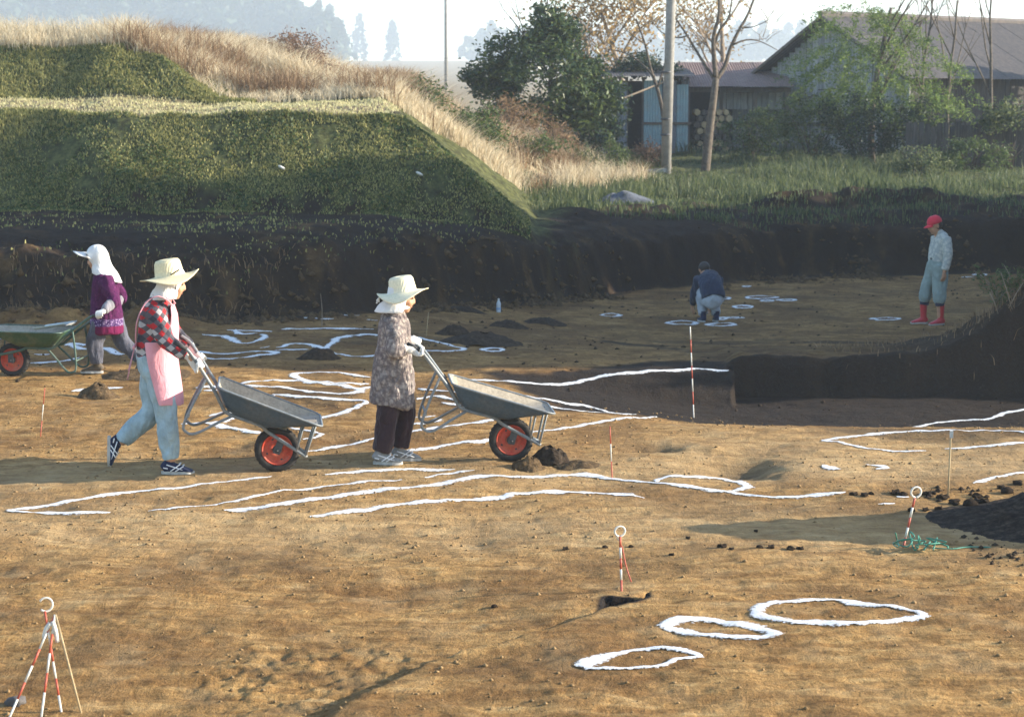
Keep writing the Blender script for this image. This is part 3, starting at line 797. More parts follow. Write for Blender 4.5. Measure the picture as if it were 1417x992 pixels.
def blob(name, geo, voxel, mat, parent, smooth=6, folds=0.0, seed=0.0, keep=None):
    """union of overlapping shapes as one continuous skin; optional cloth folds"""
    me = bpy.data.meshes.new("tmp"); me.from_pydata([tuple(p) for p in geo.v], [], geo.f); me.update()
    bm = bmesh.new(); bm.from_mesh(me); bmesh.ops.recalc_face_normals(bm, faces=bm.faces[:]); bm.to_mesh(me); bm.free()
    tmp = bpy.data.objects.new("tmp", me); COL.objects.link(tmp)
    r = tmp.modifiers.new("r", 'REMESH'); r.mode = 'VOXEL'; r.voxel_size = voxel
    s = tmp.modifiers.new("s", 'SMOOTH'); s.factor = 0.5; s.iterations = smooth
    dg = bpy.context.evaluated_depsgraph_get()
    out = bpy.data.meshes.new_from_object(tmp.evaluated_get(dg))
    bpy.data.objects.remove(tmp); bpy.data.meshes.remove(me)
    out.name = name
    n = len(out.vertices)
    if n and folds:
        co = np.empty(n * 3, dtype=np.float32); out.vertices.foreach_get("co", co); co = co.reshape(-1, 3)
        no = np.empty(n * 3, dtype=np.float32); out.vertex_normals.foreach_get("vector", no); no = no.reshape(-1, 3)
        a = co[:, 0] * 1.0 + co[:, 1] * 1.2 + seed
        d = fbm(a * 9 + 3, co[:, 2] * 4.0 + co[:, 1] * 5, 3) + 0.6 * np.abs(fbm(a * 14 + 8, co[:, 2] * 9.0 - co[:, 0] * 9, 2))
        co = co + no * (d * folds * 1.7)[:, None]
        out.vertices.foreach_set("co", co.astype(np.float32).ravel()); out.update()
    out.materials.clear()
    return link(name, out, mat, parent)

def hmat(H, pitch, yaw=0):
    return Matrix.Translation(H) @ Matrix.Rotation(math.radians(yaw), 4, 'Z') @ Matrix.Rotation(math.radians(pitch), 4, 'Y')

def add_head(g, HM):
    R = HM.to_3x3()
    def E(c, r): g.ell(HM @ Vector(c), r, R, 18, 12)
    E((-.012, 0, .035), (.098, .077, .092)); E((.020, 0, -.035), (.072, .060, .080)); E((.048, 0, -.088), (.034, .034, .026))
    E((.060, .032, -.030), (.030, .026, .030)); E((.060, -.032, -.030), (.030, .026, .030)); E((.066, 0, .040), (.026, .052, .014))
    g.loft([(*(HM @ Vector((.080, 0, .028))), .008, .008), (*(HM @ Vector((.098, 0, .0))), .011, .011), (*(HM @ Vector((.104, 0, -.020))), .013, .016), (*(HM @ Vector((.090, 0, -.028))), .010, .013)], R @ Vector((0, 1, 0)), 10)
    E((.082, 0, -.058), (.012, .024, .008)); 
    for s in (-1, 1): E((-.012, .078 * s, -.008), (.022, .010, .032))

def hand_grip(g, wrist, grip, hdir, sidey, fat=1.0):
    """closed hand: palm, four fingers of unequal length curled round a bar, thumb on the other side"""
    e1 = (wrist - grip); e1 = (e1 - hdir * e1.dot(hdir))
    if e1.length < .01: e1 = Vector((0, 0, 1)) - hdir * hdir.z
    e1.normalize(); e2 = hdir.cross(e1).normalized() * (1 if sidey >= 0 else -1)
    rr = .028 * fat
    pc = grip + e1 * .036 + e2 * .004
    g.loft([(*wrist, .023 * fat, .028 * fat), (*(wrist.lerp(pc, .5)), .024 * fat, .036 * fat), (*pc, .020 * fat, .044 * fat), (*(grip + e1 * .018 + e2 * .030), .016 * fat, .041 * fat)], hdir, 12)
    for i, (ln, r) in enumerate(((170, .0095), (205, .0100), (195, .0098), (155, .0085))):
        off = hdir * ((i - 1.5) * .0215)
        pts = []
        for k in range(7):
            a = math.radians(38 + ln * k / 6)
            pts.append((*(grip + off + e1 * rr * math.cos(a) + e2 * rr * math.sin(a)), r * fat * (1 - .10 * k / 6), r * fat * (1 - .10 * k / 6)))
        g.loft(pts, hdir, 8)
    th = [grip + e1 * .045 - e2 * .018 - hdir * .03, grip + e1 * .026 - e2 * .030 - hdir * .042, grip - e1 * .002 - e2 * .034 - hdir * .030, grip - e1 * .020 - e2 * .024 - hdir * .012]
    g.loft([(*p, r * fat, r * fat) for p, r in zip(th, (.013, .0125, .0115, .0095))], hdir, 8)

def hand_relaxed(g, wrist, ddir, palm_n, fat=1.0):
    """hanging hand: fingers slightly curled"""
    ddir = ddir.normalized(); side = palm_n.cross(ddir).normalized()
    k0 = wrist + ddir * .085
    g.loft([(*wrist, .020, .025), (*(wrist + ddir * .04), .020, .034), (*k0, .015, .040)], side, 12)
    for i, (ln, r) in enumerate(((.070, .0092), (.080, .0096), (.074, .0094), (.058, .0082))):
        b = k0 + side * ((i - 1.5) * .0205) - ddir * .008
        pts = [b]
        d = ddir.copy()
        for q in range(3):
            d = (d + palm_n * .35).normalized(); pts.append(pts[-1] + d * ln / 3)
        g.loft([(*p, r * fat, r * fat) for p in pts], side, 8)
    th = [wrist + ddir * .025 + side * -.026, wrist + ddir * .055 + side * -.046 + palm_n * .01, wrist + ddir * .085 + side * -.048 + palm_n * .022, wrist + ddir * .105 + side * -.042 + palm_n * .03]
    g.loft([(*p, r, r) for p, r in zip(th, (.013, .012, .011, .009))], side, 8)

def limb(g, pts, radii, side=(0, 1, 0), bag=None):
    P = catmull([tuple(p) for p in pts], 5); R = np.interp(np.linspace(0, len(pts) - 1, len(P)), range(len(pts)), radii)
    g.loft([(*p, r, r) for p, r in zip(P, R)], side, 14)

def make_shoe(parent, ankle, toe, up, mat, length=.25, shaft=None, stripes=None, name="shoe"):
    toe = Vector(toe).normalized(); up = Vector(up); up = (up - toe * toe.dot(up)).normalized(); side = up.cross(toe)
    A = Vector(ankle)
    def P(f, u, s=0): return A + toe * f + up * u + side * s
    g = Geo()
    sec = [(-.068, -.040, .028, .026), (-.055, -.030, .042, .034), (-.015, -.028, .047, .037), (.04, -.036, .040, .040), (.09, -.047, .030, .045), (.13, -.054, .023, .044), (.165, -.060, .016, .032), (.178, -.064, .008, .016)]
    k = length / .25
    g.loft([(*P(f * k, u), h, w) for f, u, h, w in sec], side, 14)
    if shaft: g.loft([(*P(-.012, -.02), .048, .043), (*P(-.008, .06), .045, .043), (*P(-.008, shaft), .056, .054)], side, 14)
    else: g.loft([(*P(-.018, -.03), .044, .035), (*P(-.014, .022), .040, .034)], side, 14)
    sh = blob(name, g, .008, mat, parent, 4)
    g = Geo(); vs = []; fs = []; outl = []
    for i in range(24):
        a = 2 * math.pi * i / 24
        f = .055 + .130 * math.cos(a); w = (.043 if math.cos(a) > 0 else .036) * math.sin(a) * (1 + .12 * math.cos(a))
        outl.append((f * k, w))
    for u in (-.082, -.058):
        vs += [P(f, u, s * (1.06 if u < -.07 else 1.0)) for f, s in outl]
    fs = [tuple(range(24))[::-1], tuple(range(24, 48))] + [(i, (i + 1) % 24, 24 + (i + 1) % 24, 24 + i) for i in range(24)]
    g.add(vs, fs); g.obj("sole", M_SOLE, sh, False)
    if stripes is not None:
        for s in (-1, 1):
            gg = Geo()
            for (f0, u0, f1, u1) in ((.0, -.055, .075, .0), (.035, -.057, .10, -.015), (-.03, -.005, .11, -.05), (-.055, -.028, -.02, -.035)):
                m = 4
                gg.loft([(*P(f0 + (f1 - f0) * q / m, u0 + (u1 - u0) * q / m, s * (.0405 - .006 * abs((u0 + (u1 - u0) * q / m) + .035) / .035)), .0045, .004) for q in range(m + 1)], side, 6)
            gg.obj("side_stripe", stripes, sh)
    return sh

def tshirt(g, secs, n=20):
    """torso from (x, z, depth, width[, y]) sections"""
    g.loft([(s[0], s[4] if len(s) > 4 else 0, s[1], s[2], s[3]) for s in secs], (0, 1, 0), n)

def face_bits(body, HM):
    R = HM.to_3x3()
    for s in (-1, 1):
        Geo().ell(HM @ Vector((.079, .031 * s, .014)), (.008, .013, .006), R, 10, 6).obj("eye", M_EYE, body)
        Geo().ell(HM @ Vector((.085, .032 * s, .036)), (.006, .018, .004), R, 10, 6).obj("eyebrow", M_HAIR, body)
    Geo().ell(HM @ Vector((.090, 0, -.057)), (.005, .020, .005), R, 10, 6).obj("mouth", M_LIP, body)

def hood(parent, HM, mat, drape, name="headscarf", open_deg=62, r=(.108, .092, .112), chin=True, flare=.06):
    """cloth tied over the head, open at the face, falling behind"""
    rows = 16; cols = 36; vs = []; ids = {}; fs = []
    for j in range(rows + 1):
        t = j / rows
        for i in range(cols):
            ph = 2 * math.pi * i / cols            # 0 = face
            if t <= .55:
                th = t / .55 * math.pi * .56
                x = r[0] * math.sin(th) * math.cos(ph) - .012; y = r[1] * math.sin(th) * math.sin(ph); z = .032 + r[2] * math.cos(th)
            else:
                q = (t - .55) / .45; th = math.pi * .56
                back = (1 - math.cos(ph)) / 2
                z0 = .032 + r[2] * math.cos(th)
                rad = math.sin(th) * (1 - .16 * math.sin(math.pi * min(q * 1.6, 1)))
                x = r[0] * rad * math.cos(ph) - .012 - flare * q * back; y = r[1] * rad * math.sin(ph) * (1 + .45 * q); z = z0 - q * (.10 + drape * back)
            wob = .004 * math.sin(5 * ph + 9 * t)
            vs.append(HM @ Vector((x + wob, y + wob, z)))
    for j in range(rows):
        for i in range(cols):
            ph = 2 * math.pi * (i + .5) / cols; d = min(ph, 2 * math.pi - ph); t = (j + .5) / rows
            if math.degrees(d) < open_deg and t > .36 and not (chin and t > .86): continue
            i2 = (i + 1) % cols
            fs.append((j * cols + i, (j + 1) * cols + i, (j + 1) * cols + i2, j * cols + i2))
    o = mesh_obj(name, vs, fs, mat, parent)
    md = o.modifiers.new("t", 'SOLIDIFY'); md.thickness = .006; md.offset = 1
    return o

def straw_hat(parent, M, crown_r, crown_h, brim_r, mat, band=None, seed=0., droop=.03, name="straw_hat"):
    def wave(r, a):
        q = max(0, (r - crown_r) / (brim_r - crown_r)); return q * q * (.018 * math.sin(2 * a + seed) + .012 * math.sin(3 * a + seed * 2) - droop * math.sin(a) ** 2)
    prof = [(.001, crown_h), (crown_r * .55, crown_h * .995), (crown_r * .78, crown_h * .95), (crown_r * .88, crown_h * .80), (crown_r * .94, crown_h * .4), (crown_r, .004)]
    prof += [(crown_r + (brim_r - crown_r) * k / 7, -.002 - .010 * k / 7) for k in range(1, 8)]
    g = Geo().lathe(prof, 48, 'Z', wave=wave)
    g.v = [tuple(M @ Vector(p)) for p in g.v]
    o = g.obj(name, mat, parent)
    md = o.modifiers.new("t", 'SOLIDIFY'); md.thickness = .004
    if band:
        g = Geo().lathe([(crown_r * 1.005 + .003, .006), (crown_r * .985 + .004, .026)], 48, 'Z'); g.v = [tuple(M @ Vector(p)) for p in g.v]
        g.obj("hat_band", band, o)
    return o
def m_straw(name, col):
    t = NT(name); c = t.coords()
    w = t.new("ShaderNodeTexWave"); w.wave_type = 'RINGS'; w.rings_direction = 'Z'; w.inputs["Scale"].default_value = 28; w.inputs["Distortion"].default_value = 2
    t.l(c, w.inputs["Vector"])
    k = t.ramp(t.noise(c, 60, 4), [(0.3, tuple(x * .8 for x in col)), (0.7, col)])
    t.bump(w.outputs["Fac"], 0.35, 0.006)
    return t.done(k, 0.75, 0.25)

def place(px, py, dy=0.0):
    p = on_ground(px, py); return Vector((p[0], p[1] + dy, gz((p[0], p[1] + dy))))

# ---- woman in pink apron (faces +X)
def plaid():
    t = NT("plaid_red_flannel"); c = t.coords("Object")
    sp_ = t.new("ShaderNodeSeparateXYZ"); t.l(c, sp_.inputs[0])
    a = t.math('ADD', sp_.outputs[0], t.math('ADD', sp_.outputs[2], t.math('MULTIPLY', sp_.outputs[1], .4)))
    b = t.math('SUBTRACT', sp_.outputs[2], t.math('ADD', sp_.outputs[0], t.math('MULTIPLY', sp_.outputs[1], .4)))
    def band(v, f, ph): return t.math('FRACT', t.math('ADD', t.math('MULTIPLY', v, f), ph))
    fa = band(a, 9.5, .1); fb = band(b, 9.5, .4)
    ca = t.math('GREATER_THAN', fa, .5); cb_ = t.math('GREATER_THAN', fb, .5)
    both = t.math('MULTIPLY', ca, cb_); one = t.math('SUBTRACT', t.math('MAXIMUM', ca, cb_), both)
    k = t.mix(both, (.045, .045, .055), (.40, .030, .035))
    pick = t.math('GREATER_THAN', band(a, 4.75, .05), .5)
    neither = t.math('SUBTRACT', 1.0, t.math('MAXIMUM', ca, cb_))
    k = t.mix(t.math('MULTIPLY', neither, pick), k, (.40, .37, .36))
    k = t.mix(t.math('MULTIPLY', one, 0.45), k, (.16, .13, .14))
    h = t.noise(c, 14, 3, .5, 1.2); t.bump(h, 0.5, 0.03)
    return t.done(k, 0.9, 0.1)
M_PLAID = plaid()
M_JEANS = m_cloth("jeans_pale_blue", (.30, .40, .44), 0.22, 0.8)
M_PINK = m_cloth("apron_pink", (.66, .30, .34), 0.10, 0.5)
M_NAVY = m_cloth("shoe_navy", (.018, .024, .055), 0.2, 0.2)
M_STRIPE = m_plain("stripe_white", (.75, .75, .75), .6, .3, .05)
M_STRAW = m_straw("straw_pale", (.80, .68, .42))
M_STRAW2 = m_straw("straw_white", (.82, .74, .52))

def to_local(root, w): return root.matrix_world.inverted() @ w
def person_root(loc, rot, label, group="people working at the dig"):
    e = empty("person", loc, math.radians(rot)); tag(e, label, "person", group)
    bpy.context.view_layer.update(); return e

def grips(root, bar, x, swap=False):
    out = {}
    for s in (-1, 1):
        p, d = handle_pt(bar, s, x)
        lp = to_local(root, p); ld = root.matrix_world.inverted().to_3x3() @ d
        out[-1 if lp.y < 0 else 1] = (lp, ld)
    return out

def person_apron():
    root = person_root(place(225, 657, .10), 5, "woman in pink apron, plaid shirt and wide straw hat pushing wheelbarrow")
    HM = hmat((.085, 0, 1.455), 14)
    G = grips(root, BAR1, -.80)
    sh = {-1: Vector((-.03, -.165, 1.265)), 1: Vector((-.02, .165, 1.265))}
    el = {-1: Vector((.055, -.245, 1.04)), 1: Vector((.08, .25, 1.05))}
    wr = {}
    for s in (-1, 1):
        gp = G[s][0]; wr[s] = gp + (el[s] - gp).normalized() * .085 + Vector((0, 0, .015))
    legs = {-1: (Vector((-.03, -.085, .86)), Vector((.025, -.095, .47)), Vector((.055, -.095, .095))),
            1: (Vector((-.05, .085, .86)), Vector((-.10, .085, .47)), Vector((-.345, .085, .215)))}
    g = Geo(); add_head(g, HM)
    g.loft([(.065, 0, 1.40, .048, .046), (.03, 0, 1.33, .050, .052), (0, 0, 1.27, .06, .09)], (0, 1, 0), 14)
    tshirt(g, [(-.05, .84, .11, .15), (-.04, 1.0, .10, .13), (-.03, 1.15, .11, .15), (-.025, 1.27, .085, .15)])
    for s in (-1, 1):
        limb(g, (sh[s], el[s], wr[s], wr[s].lerp(G[s][0], .5)), (.046, .038, .026, .024))
        a, b, c = legs[s]; limb(g, (a, b, c), (.08, .052, .036))
    body = blob("body", g, .011, M_SKIN, root, 3)
    face_bits(body, HM)
    g = Geo()
    SEC = [(-.05, .89, .145, .185), (-.042, 1.0, .145, .175), (-.032, 1.12, .142, .18), (-.028, 1.22, .13, .185), (-.02, 1.29, .10, .155), (.005, 1.345, .068, .085), (.02, 1.385, .058, .062)]
    tshirt(g, SEC)
    for s in (-1, 1): limb(g, (sh[s] + Vector((0, -.02 * s, .0)), sh[s].lerp(el[s], .55), el[s], el[s].lerp(wr[s], .9)), (.078, .070, .064, .045))
    shirt = blob("shirt", g, .012, M_PLAID, root, 5, .010, 1.0)
    g = Geo().loft([(.0, 0, 1.335, .085, .10), (.028, 0, 1.375, .070, .076), (.04, 0, 1.39, .066, .07)], (0, 1, 0), 20); g.obj("collar", m_cloth("collar_pink_red", (.50, .16, .17)), shirt)
    g = Geo()
    g.loft([(-.05, 0, .98, .13, .16), (-.05, 0, .90, .15, .18), (-.045, 0, .80, .14, .175), (-.04, 0, .74, .10, .15)], (0, 1, 0), 18)
    for s in (-1, 1):
        a, b, c = legs[s]; limb(g, (a + Vector((0, 0, .02)), a.lerp(b, .5), b, b.lerp(c, .55), c + (b - c).normalized() * .02), (.112, .100, .082, .078, .062))
    blob("trousers", g, .012, M_JEANS, root, 4, .014, 2.0)
    g = Geo()
    for s in (-1, 1):
        gl = Geo(); hand_grip(gl, wr[s], *G[s], s, 1.12); limb(gl, (wr[s] + (el[s] - wr[s]).normalized() * .045, wr[s]), (.040, .031))
        gv = blob("glove", gl, .006, M_GLOVE, root, 3)
        c0 = wr[s] + (el[s] - wr[s]).normalized() * .035; d0 = (el[s] - wr[s]).normalized()
        Geo().loft([(*c0, .041, .041), (*(c0 + d0 * .016), .043, .043)], (0, 1, 0), 16).obj("glove_cuff", m_cloth("cuff_red", (.5, .07, .06)) if s < 0 else bpy.data.materials["cuff_red"], gv)
    # apron: bib, skirt, straps, tie
    def shell(z0, z1, a0, a1, grow, nz=14, na=22, hem=0):
        vs = []; fs = []
        zs = [z0 + (z1 - z0) * k / nz for k in range(nz + 1)]
        sz = [s_[1] for s_ in SEC]
        for j, z in enumerate(zs):
            q = j / nz
            zc = max(z, .90)
            cxx = np.interp(zc, sz, [s_[0] for s_ in SEC]); dp = np.interp(zc, sz, [s_[2] for s_ in SEC]); wd = np.interp(zc, sz, [s_[3] for s_ in SEC])
            drop = max(0, .90 - z)
            for i in range(na + 1):
                a = math.radians((a0[0] + (a1[0] - a0[0]) * q) + ((a0[1] + (a1[1] - a0[1]) * q) - (a0[0] + (a1[0] - a0[0]) * q)) * i / na)
                wv = .010 * math.sin(6 * a + 2) * min(1, drop * 4) + grow
                vs.append((cxx + (dp + wv + .03 * min(1, drop * 3)) * math.cos(a), (wd + wv) * math.sin(a), z + .01 * math.sin(4 * a) * (q if hem else 0)))
        for j in range(nz):
            for i in range(na):
                b = j * (na + 1) + i; fs.append((b, b + 1, b + na + 2, b + na + 1))
        return vs, fs
    ap = empty("apron"); ap.parent = root
    for nm, args in (("bib", (1.30, 1.02, (-34, 34), (-58, 58), .018)), ("skirt", (1.03, .535, (-118, 118), (-80, 80), .020))):
        v, f = shell(*args, hem=1 if nm == "skirt" else 0)
        o = mesh_obj(nm, v, f, M_PINK, ap); md = o.modifiers.new("t", 'SOLIDIFY'); md.thickness = .004
        if nm == "skirt":
            md2 = o.modifiers.new("s", 'SUBSURF'); md2.levels = 1; md2.render_levels = 1
    for s in (-1, 1):
        pts = catmull([(.098, -.10 * -s, 1.295), (.055, .135 * s, 1.345), (-.02, .150 * s, 1.372), (-.105, .150 * s, 1.32), (-.165, .150 * s, 1.20), (-.185, .12 * s, 1.08), (-.19, .06 * s, .99)], 5)
        pts[0] = (.098, .10 * s, 1.295)
        Geo().loft([(*p, .005, .014) for p in pts], (0, 1, 0), 8).obj("strap", M_PINK, ap)
    Geo().loft([(-.20, y, .985, .016, .010) for y in np.linspace(-.15, .15, 9)], (1, 0, 0), 8).obj("waist_tie", M_PINK, ap)
    for s, l in ((-1, .26), (1, .20)):
        Geo().loft([(-.205 - .012 * k, .02 + s * (.018 + .006 * k), .985 - l * k / 5, .004, .013) for k in range(6)], (0, 1, 0), 8).obj("tie_end", M_PINK, ap)
    towel = hood(root, HM, M_WHITE, .07, "face_towel", 36, (.104, .086, .11), False, .02)
    HT = hmat((.068, 0, 1.515), -9)
    hat = straw_hat(root, HT, .108, .125, .228, M_STRAW, None, 1.0, .02)
    Geo().tube([(.135, -.108, 1.50), (.12, -.082, 1.44), (.115, -.04, 1.375), (.12, 0, 1.36)], .004, 6, 4).obj("chin_cord", M_EYE, hat)
    for s in (-1, 1): Geo().loft([(*(HT @ Vector((.02 + .014 * k, -.110 * 1 if s < 0 else .11, .012 + .006 * k))), .005, .003) for k in range(6)], (0, 1, 0), 6).obj("hat_ribbon", M_EYE, hat)
    make_shoe(root, legs[-1][2] + Vector((0, 0, -.012)), (1, 0, -.02), (0, 0, 1), M_NAVY, .245, None, M_STRIPE)
    make_shoe(root, legs[1][2] + Vector((-.012, 0, -.01)), (-.02, 0, -1), (.98, 0, -.02), M_NAVY, .235, None, M_STRIPE)
    return root
person_apron()

# ---- woman in patterned smock (faces +X)
def flower():
    t = NT("smock_floral"); c = t.coords()
    w = t.new("ShaderNodeVectorMath"); w.operation = 'ADD'
    nz = t.new("ShaderNodeTexNoise"); nz.inputs["Scale"].default_value = 22; t.l(c, nz.inputs["Vector"])
    sc_ = t.new("ShaderNodeVectorMath"); sc_.operation = 'SCALE'; sc_.inputs[3].default_value = .035
    t.l(nz.outputs["Color"], sc_.inputs[0]); t.l(c, w.inputs[0]); t.l(sc_.outputs[0], w.inputs[1])
    v = t.voro(w.outputs[0], 26); v2 = t.voro(w.outputs[0], 60)
    k = t.ramp(v.outputs["Distance"], [(0.0, (.20, .15, .13)), (0.12, (.42, .37, .32)), (0.34, (.36, .31, .27)), (0.5, (.17, .14, .13)), (0.7, (.12, .10, .10))])
    k2 = t.ramp(v2.outputs["Distance"], [(0.0, (.48, .43, .38)), (0.3, (.24, .20, .18)), (0.7, (.13, .11, .11))])
    k = t.mix(0.45, k, k2)
    t.bump(t.noise(t.coords(scale=(1, 1, .35)), 15, 4, .55, 1.0), 1.0, 0.05)
    return t.done(k, 0.9, 0.1)
M_FLORAL = flower()
M_MAROON = m_cloth("trousers_dark_maroon", (.035, .020, .024), 0.3, 0.8)
M_GREYSHOE = m_cloth("shoe_grey", (.24, .235, .225), 0.35, 0.3)

def person_smock():
    root = person_root(place(460 + 290 / 3.306, 643, .07), 4, "woman in grey-brown floral smock and pale straw hat pushing wheelbarrow")
    HM = hmat((.055, 0, 1.30), 14)
    G = grips(root, BAR2, -.93)
    sh = {-1: Vector((-.02, -.155, 1.135)), 1: Vector((-.01, .155, 1.135))}
    el = {-1: Vector((-.005, -.235, .905)), 1: Vector((.03, .24, .915))}
    wr = {s: G[s][0] + (el[s] + Vector((0, 0, .03)) - G[s][0]).normalized() * .085 + Vector((0, 0, .01)) for s in (-1, 1)}
    legs = {-1: (Vector((-.05, -.08, .70)), Vector((-.055, -.085, .40)), Vector((-.115, -.085, .095))), 1: (Vector((-.01, .08, .70)), Vector((.07, .08, .40)), Vector((.035, .08, .095)))}
    g = Geo(); add_head(g, HM)
    g.loft([(.045, 0, 1.25, .046, .044), (.02, 0, 1.19, .05, .05), (0, 0, 1.13, .06, .09)], (0, 1, 0), 14)
    tshirt(g, [(-.03, .68, .11, .14), (-.02, .85, .10, .13), (-.01, 1.0, .105, .14), (-.01, 1.13, .08, .14)])
    for s in (-1, 1):
        limb(g, (sh[s], el[s], wr[s], wr[s].lerp(G[s][0], .5)), (.044, .036, .025, .023)); limb(g, legs[s], (.078, .05, .035))
    body = blob("body", g, .011, M_SKIN, root, 3); face_bits(body, HM)
    g = Geo()
    tshirt(g, [(-.028, .455, .178, .205), (-.026, .48, .182, .21), (-.02, .62, .168, .20), (-.013, .80, .150, .185), (-.010, .95, .132, .175), (-.012, 1.07, .122, .18), (-.012, 1.14, .10, .16), (.0, 1.195, .066, .085), (.012, 1.235, .055, .06)], 24)
    for s in (-1, 1): limb(g, (sh[s] + Vector((0, -.015 * s, 0)), sh[s].lerp(el[s], .55), el[s], el[s].lerp(wr[s], .75)), (.074, .070, .068, .052))
    blob("smock", g, .012, M_FLORAL, root, 5, .016, 4.0)
    g = Geo().loft([(-.028, 0, .448, .120, .140), (-.028, 0, .56, .11, .13)], (0, 1, 0), 20)
    for s in (-1, 1): 
        a, b, c = legs[s]; limb(g, (a.lerp(b, .45), a.lerp(b, .7), b, b.lerp(c, .6), c + Vector((0, 0, .01))), (.06, .085, .088, .080, .068))
    blob("trousers", g, .012, M_MAROON, root, 4, .016, 6.0)
    for s in (-1, 1):
        gl = Geo(); hand_grip(gl, wr[s], *G[s], s, 1.12); limb(gl, (wr[s] + (el[s] - wr[s]).normalized() * .035, wr[s]), (.038, .030))
        gv = blob("glove", gl, .006, M_GLOVE, root, 3)
        c0 = wr[s] + (el[s] - wr[s]).normalized() * .03; d0 = (el[s] - wr[s]).normalized()
        Geo().loft([(*c0, .043, .043), (*(c0 + d0 * .05), .049, .049)], (0, 1, 0), 16).obj("sleeve_cuff", m_cloth("cuff_blue", (.16, .24, .32)) if s < 0 else m_cloth("cuff_orange", (.55, .20, .06)), gv)
    towel = hood(root, HM, M_WHITE, .07, "neck_scarf", 56, chin=False)
    Geo().loft([(.012 + .078 * math.cos(a), .082 * math.sin(a), 1.215 + .012 * math.cos(a), .030, .016) for a in np.linspace(-2.9, 2.9, 19)], (0, 0, 1), 8).obj("scarf_knot", M_WHITE, towel)
    HT = hmat((.06, 0, 1.345), -9)
    hat = straw_hat(root, HT, .105, .118, .203, M_STRAW2, None, 2.2, .03)
    for k, (dx, dz) in enumerate(((-.20, -.035), (-.185, -.05), (-.205, -.06))):
        Geo().tube([HT @ Vector((-.19, -.03 + .02 * k, -.015)), HT @ Vector((dx - .012, -.035 + .02 * k, dz))], .006, 6).obj("hat_fringe", M_WHITE, hat)
    for s in (-1, 1): make_shoe(root, legs[s][2] + Vector((0, 0, -.012)), (1, -.05 * s * 0, -.02), (0, 0, 1), M_GREYSHOE, .225, None, M_STRIPE)
    return root
person_smock()

# ---- woman in purple top (faces -X)
def purple():
    t = NT("knit_purple"); c = t.coords()
    v = t.voro(c, 55)
    k = t.ramp(t.noise(c, 40, 4), [(0.3, (.035, .010, .036)), (0.6, (.085, .018, .066)), (0.8, (.17, .05, .13))])
    spz = t.new("ShaderNodeSeparateXYZ"); t.l(c, spz.inputs[0])
    band = t.math('MULTIPLY', t.math('GREATER_THAN', spz.outputs[2], .50), t.math('LESS_THAN', spz.outputs[2], .575))
    bc = t.ramp(v.outputs["Distance"], [(0.0, (.55, .50, .55)), (0.35, (.20, .12, .25)), (0.6, (.06, .03, .10))])
    k = t.mix(band, k, bc)
    hem = t.math('LESS_THAN', spz.outputs[2], .50)
    k = t.mix(hem, k, (.13, .014, .055))
    t.bump(t.noise(t.coords(scale=(1, 1, .45)), 13, 3, .5, 1.0), 0.6, 0.03)
    return t.done(k, 0.95, 0.05)
M_PURPLE = purple()
M_SLATE = m_cloth("trousers_slate", (.085, .085, .105), 0.3, 0.8)
M_BROWN = m_plain("boot_brown", (.10, .075, .05), .7, .25, .3)
